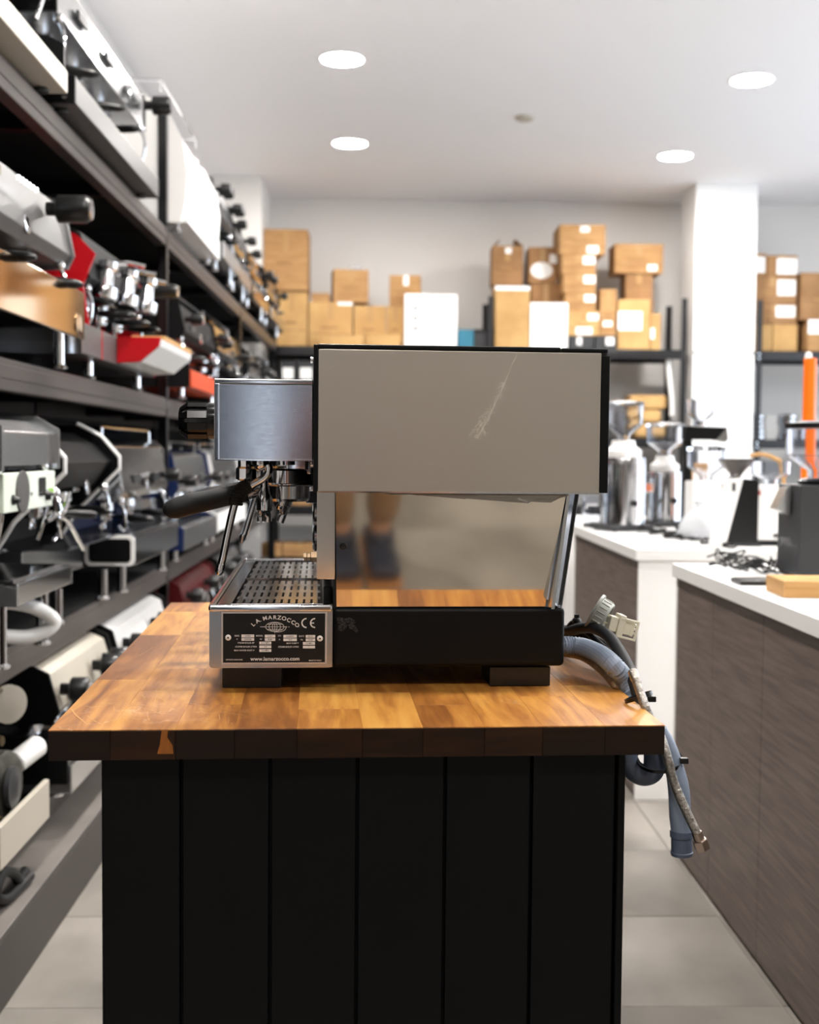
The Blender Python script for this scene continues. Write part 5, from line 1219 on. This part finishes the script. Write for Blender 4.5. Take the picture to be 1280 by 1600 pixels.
g = G(); ct = [basept(1020, 815), basept(1024, 790), ]; a = atY(1022, 800, 5.0); b_ = atY(1042, 740, 5.1); c = atY(1038, 770, 5.05); d_ = atY(1050, 812, 4.95)
g.tube([tuple(a), tuple(c), tuple(b_), tuple(atY(1045, 790, 5.0)), tuple(d_), (d_.x + .03, d_.y, CZ + .01)], .004, n=8, sub=6)
tag(g.build('power_cable', M['rubber'], None), 'single black cable arching in front of the slimmer chrome grinder', 'cable', 'black grinder cables on the counters')
# white plug block, black tray, kraft parcel
p = basept(1118, 858); g = G(); g.box(-.02, .02, -.02, .02, .0, .03, b=.006); g.cyl((0, 0, .03), (0, 0, .038), .012, n=14); tag(g.build('white_plug', M['white'], None, loc=(p.x, p.y, CZ)), 'small white plug lying before the leaning grinder', 'plug')
p = basept(1188, 914); g = G(); g.box(-.055, .06, -.045, .045, .0, .012, b=.003); g.box(-.048, .053, -.038, .038, .0121, .014, b=.0008)
tag(g.build('tablet', M['blackp'], None, loc=(p.x, p.y + .03, CZ)), 'flat black device left of the kraft box on the nearer counter', 'tablet')
p = basept(1222, 934); kb = thing('kraft_box', 'flat kraft cardboard box at the right edge of the nearer counter', 'box', (p.x + .005, p.y, CZ), -.05)
g = G(); g.box(0, .22, 0, .16, .0, .037, b=.0015); g.build('carton', M['kraft'], kb, ang=0)
g = G(); g.box(.0, .22, -.0012, -.0002, .0225, .0235); g.box(.06, .12, -.0012, -.0002, .010, .016); g.build('print', M['card2'], kb, ang=0)
g = G(); g.box(.001, .219, .001, .159, .0372, .0382); g.build('lid_panel', M['card2'], kb, ang=0)
# orange tube standing behind
p = atY(1263, 700, 5.0); t = thing('orange_tube', 'upright bright orange tube behind the glass hopper at the right edge', 'tube', (p.x, 5.0, CZ))
zt_ = atY(1263, 560, 5.0).z - CZ
g = G(); g.lathe([(.026, 0), (.026, zt_), (.022, zt_), (.022, 0), (.026, 0)], (0, 0, 0), n=24, cap=False); g.build('tube', M['tubeo'], t)
g = G(); g.lathe([(.0, zt_ + .0002), (.015, zt_ + .0002), (.012, zt_ + .022), (0, zt_ + .026)], (-.008, 0, 0), n=16); g.build('tip', M['paper'], t)
g = G(); p = basept(1196, 850); g.tube([tuple(atY(1172, 712, 4.9)), tuple(atY(1190, 710, 4.9)), tuple(atY(1210, 716, 4.9)), tuple(atY(1224, 735, 4.9)), (atY(1226, 735, 4.9).x, 4.9, CZ + .012)], .008, n=10, sub=5)
tag(g.build('wooden_handle', M['kraft'], None), 'bent light-wood handle rising behind the square white grinder', 'handle')
# ================================================================== a door added for its reflection, and the photographer (seen only in the polished steel)
g = G(); g.box(-.62, .24, YF + .001, YF + .05, 0, 2.12, b=.004); g.box(-.68, -.625, YF + .001, YF + .07, 0, 2.18); g.box(.245, .30, YF + .001, YF + .07, 0, 2.18); g.box(-.68, .30, YF + .001, YF + .07, 2.125, 2.18)
dr = struct(g.build('added_door', mat('slate_door', '#2c3340', .4), ang=0))  # unseen dark door, added to darken the reflection in the group cover
g = G(); g.box(-.17, -.05, YF + .051, YF + .056, .25, 1.95); g.build('glow_strip', mat('reflection_glow', '#dfe9f6', .2, emis='#dde8f8', estr=1.15), dr, ang=0)  # emissive strip, added to put a bright band into the cover's reflection
g = G(); g.cyl((.17, YF + .05, 1.0), (.17, YF + .10, 1.0), .01, n=10); g.cyl((.17, YF + .10, 1.0), (.05, YF + .10, 1.0), .01, n=10); g.build('door_handle', M['chrome'], dr)

def skin(name, V, E, m, parent, sub=2, root=0):
    me = bpy.data.meshes.new(name); me.from_pydata([v[0] for v in V], E, []); me.materials.append(m)
    o = bpy.data.objects.new(name, me); COL.objects.link(o); o.parent = parent
    bpy.context.view_layer.objects.active = o
    md = o.modifiers.new('skin', 'SKIN'); md.use_smooth_shade = True
    if not me.skin_vertices: bpy.context.view_layer.update()
    sv = me.skin_vertices[0].data if me.skin_vertices else None
    if sv is None:
        bm = bmesh.new(); bm.from_mesh(me); bm.verts.layers.skin.verify(); bm.to_mesh(me); bm.free(); sv = me.skin_vertices[0].data
    for i, v in enumerate(V): sv[i].radius = (v[1], v[2] if len(v) > 2 else v[1]); sv[i].use_root = (i == root)
    o.modifiers.new('smooth', 'SUBSURF').levels = sub; o.modifiers['smooth'].render_levels = sub
    return o
pt = thing('person', 'person in mauve shirt and tan trousers holding a camera, seen reflected in the steel', 'person', (.15, -.36, 0), 0); pt.scale = (1, 1, .93)
V = [((0, 0, .95), .13, .10), ((0, -.01, 1.12), .12, .09), ((0, 0, 1.30), .15, .10), ((0, .0, 1.44), .08, .07), ((0, .01, 1.50), .052, .055), ((0, .03, 1.56), .06, .065)]
E = [(0, 1), (1, 2), (2, 3), (3, 4), (4, 5)]
for s in (-1, 1):
    k = len(V); V += [((s * .17, 0, 1.41), .055), ((s * .235, -.03, 1.15), .042), ((s * .13, .16, 1.16), .032), ((s * .075 - .10 * 0, .225, 1.19), .026, .02), ((s * .05, .255, 1.20), .034, .016)]
    E += [(3, k), (k, k + 1), (k + 1, k + 2), (k + 2, k + 3), (k + 3, k + 4)]
    k2 = len(V); V += [((s * .095, 0, .86), .085), ((s * .085, .03, .50), .058), ((s * .062, 0, .13), .038), ((s * .06, .02, .07), .034)]
    E += [(0, k2), (k2, k2 + 1), (k2 + 1, k2 + 2), (k2 + 2, k2 + 3)]
sk = mat('skin', '#b98a6c', .5)
body = skin('body', V, E, sk, pt)
g = G(); g.sphere((0, .035, 1.625), .098, (.80, .98, 1.18), n=22); g.sphere((0, .128, 1.605), .016, (.8, 1, 1.3), n=10)
for s in (-1, 1): g.sphere((s * .079, .03, 1.61), .02, (.4, .8, 1.3), n=10)
g.build('head', sk, body)
g = G(); g.sphere((0, .018, 1.655), .104, (.83, .98, 1.02), n=20); g.build('hair', mat('dark_hair', '#2a1c14', .7), body)
g = G()
for s in (-1, 1): g.sphere((s * .03, .118, 1.63), .011, n=10)
g.build('eyes', mat('eye', '#1c1a1a', .2), body)
for s in (-1, 1):           # five separate fingers curled around the camera body
    for f in range(4):
        z = 1.225 - f * .017; L_ = (.066, .072, .068, .056)[f]
        g = G(); g.tube([(s * .058, .262, z), (s * .066, .262 + L_ * .42, z), (s * .052, .262 + L_ * .62, z - .002), (s * .036, .262 + L_ * .60, z - .003)], [.0085, .008, .0075, .006], n=10, sub=4); g.build('finger', sk, body)
    g = G(); g.tube([(s * .060, .245, 1.20), (s * .045, .238, 1.222), (s * .025, .245, 1.238)], [.0105, .0095, .007], n=10, sub=4); g.build('thumb', sk, body)
shirt = mat('mauve_shirt', '#6b4a45', .8)
V = [((0, 0, .87), .165, .125), ((0, -.01, 1.10), .138, .105), ((0, 0, 1.30), .168, .118), ((0, 0, 1.44), .09, .08)]; E = [(0, 1), (1, 2), (2, 3)]
for s in (-1, 1):
    k = len(V); V += [((s * .175, 0, 1.41), .07), ((s * .215, -.02, 1.24), .058)]; E += [(3, k), (k, k + 1)]
skin('shirt', V, E, shirt, pt)
V = [((0, 0, 1.02), .15, .115), ((0, 0, .93), .155, .12)]; E = [(0, 1)]
for s in (-1, 1):
    k = len(V); V += [((s * .10, 0, .80), .10), ((s * .087, .03, .50), .072), ((s * .064, .0, .12), .052)]; E += [(1, k), (k, k + 1), (k + 1, k + 2)]
skin('trousers', V, E, mat('tan_trousers', '#8a6a4c', .85), pt)
for s in (-1, 1):
    g = G(); g.box(s * .06 - .048, s * .06 + .048, -.09, .21, .022, .075, b=.02, seg=3); g.sphere((s * .06, .0, .075), .05, (1, 1.3, .9), n=14); sh = g.build('shoe', mat('navy_shoe', '#1d2636', .6), pt)
    g = G(); g.box(s * .06 - .052, s * .06 + .052, -.095, .215, .001, .022, b=.006); g.build('sole', mat('tan_sole', '#b9793e', .6), sh)
ct_ = thing('handheld_camera', 'black handheld camera in the hands of the person reflected in the steel', 'camera', (.15, -.07, 1.07), 0)
g = G(); g.box(-.050, .050, -.03, .006, .0, .085, b=.006); g.build('camera_body', M['blackp'], ct_)
g = G(); g.lathe([(.031, 0), (.031, .012), (.027, .014), (0, .014)], (0, .0065, .042), (0, 1, 0), 24); g.build('lens', M['blackp'], ct_)
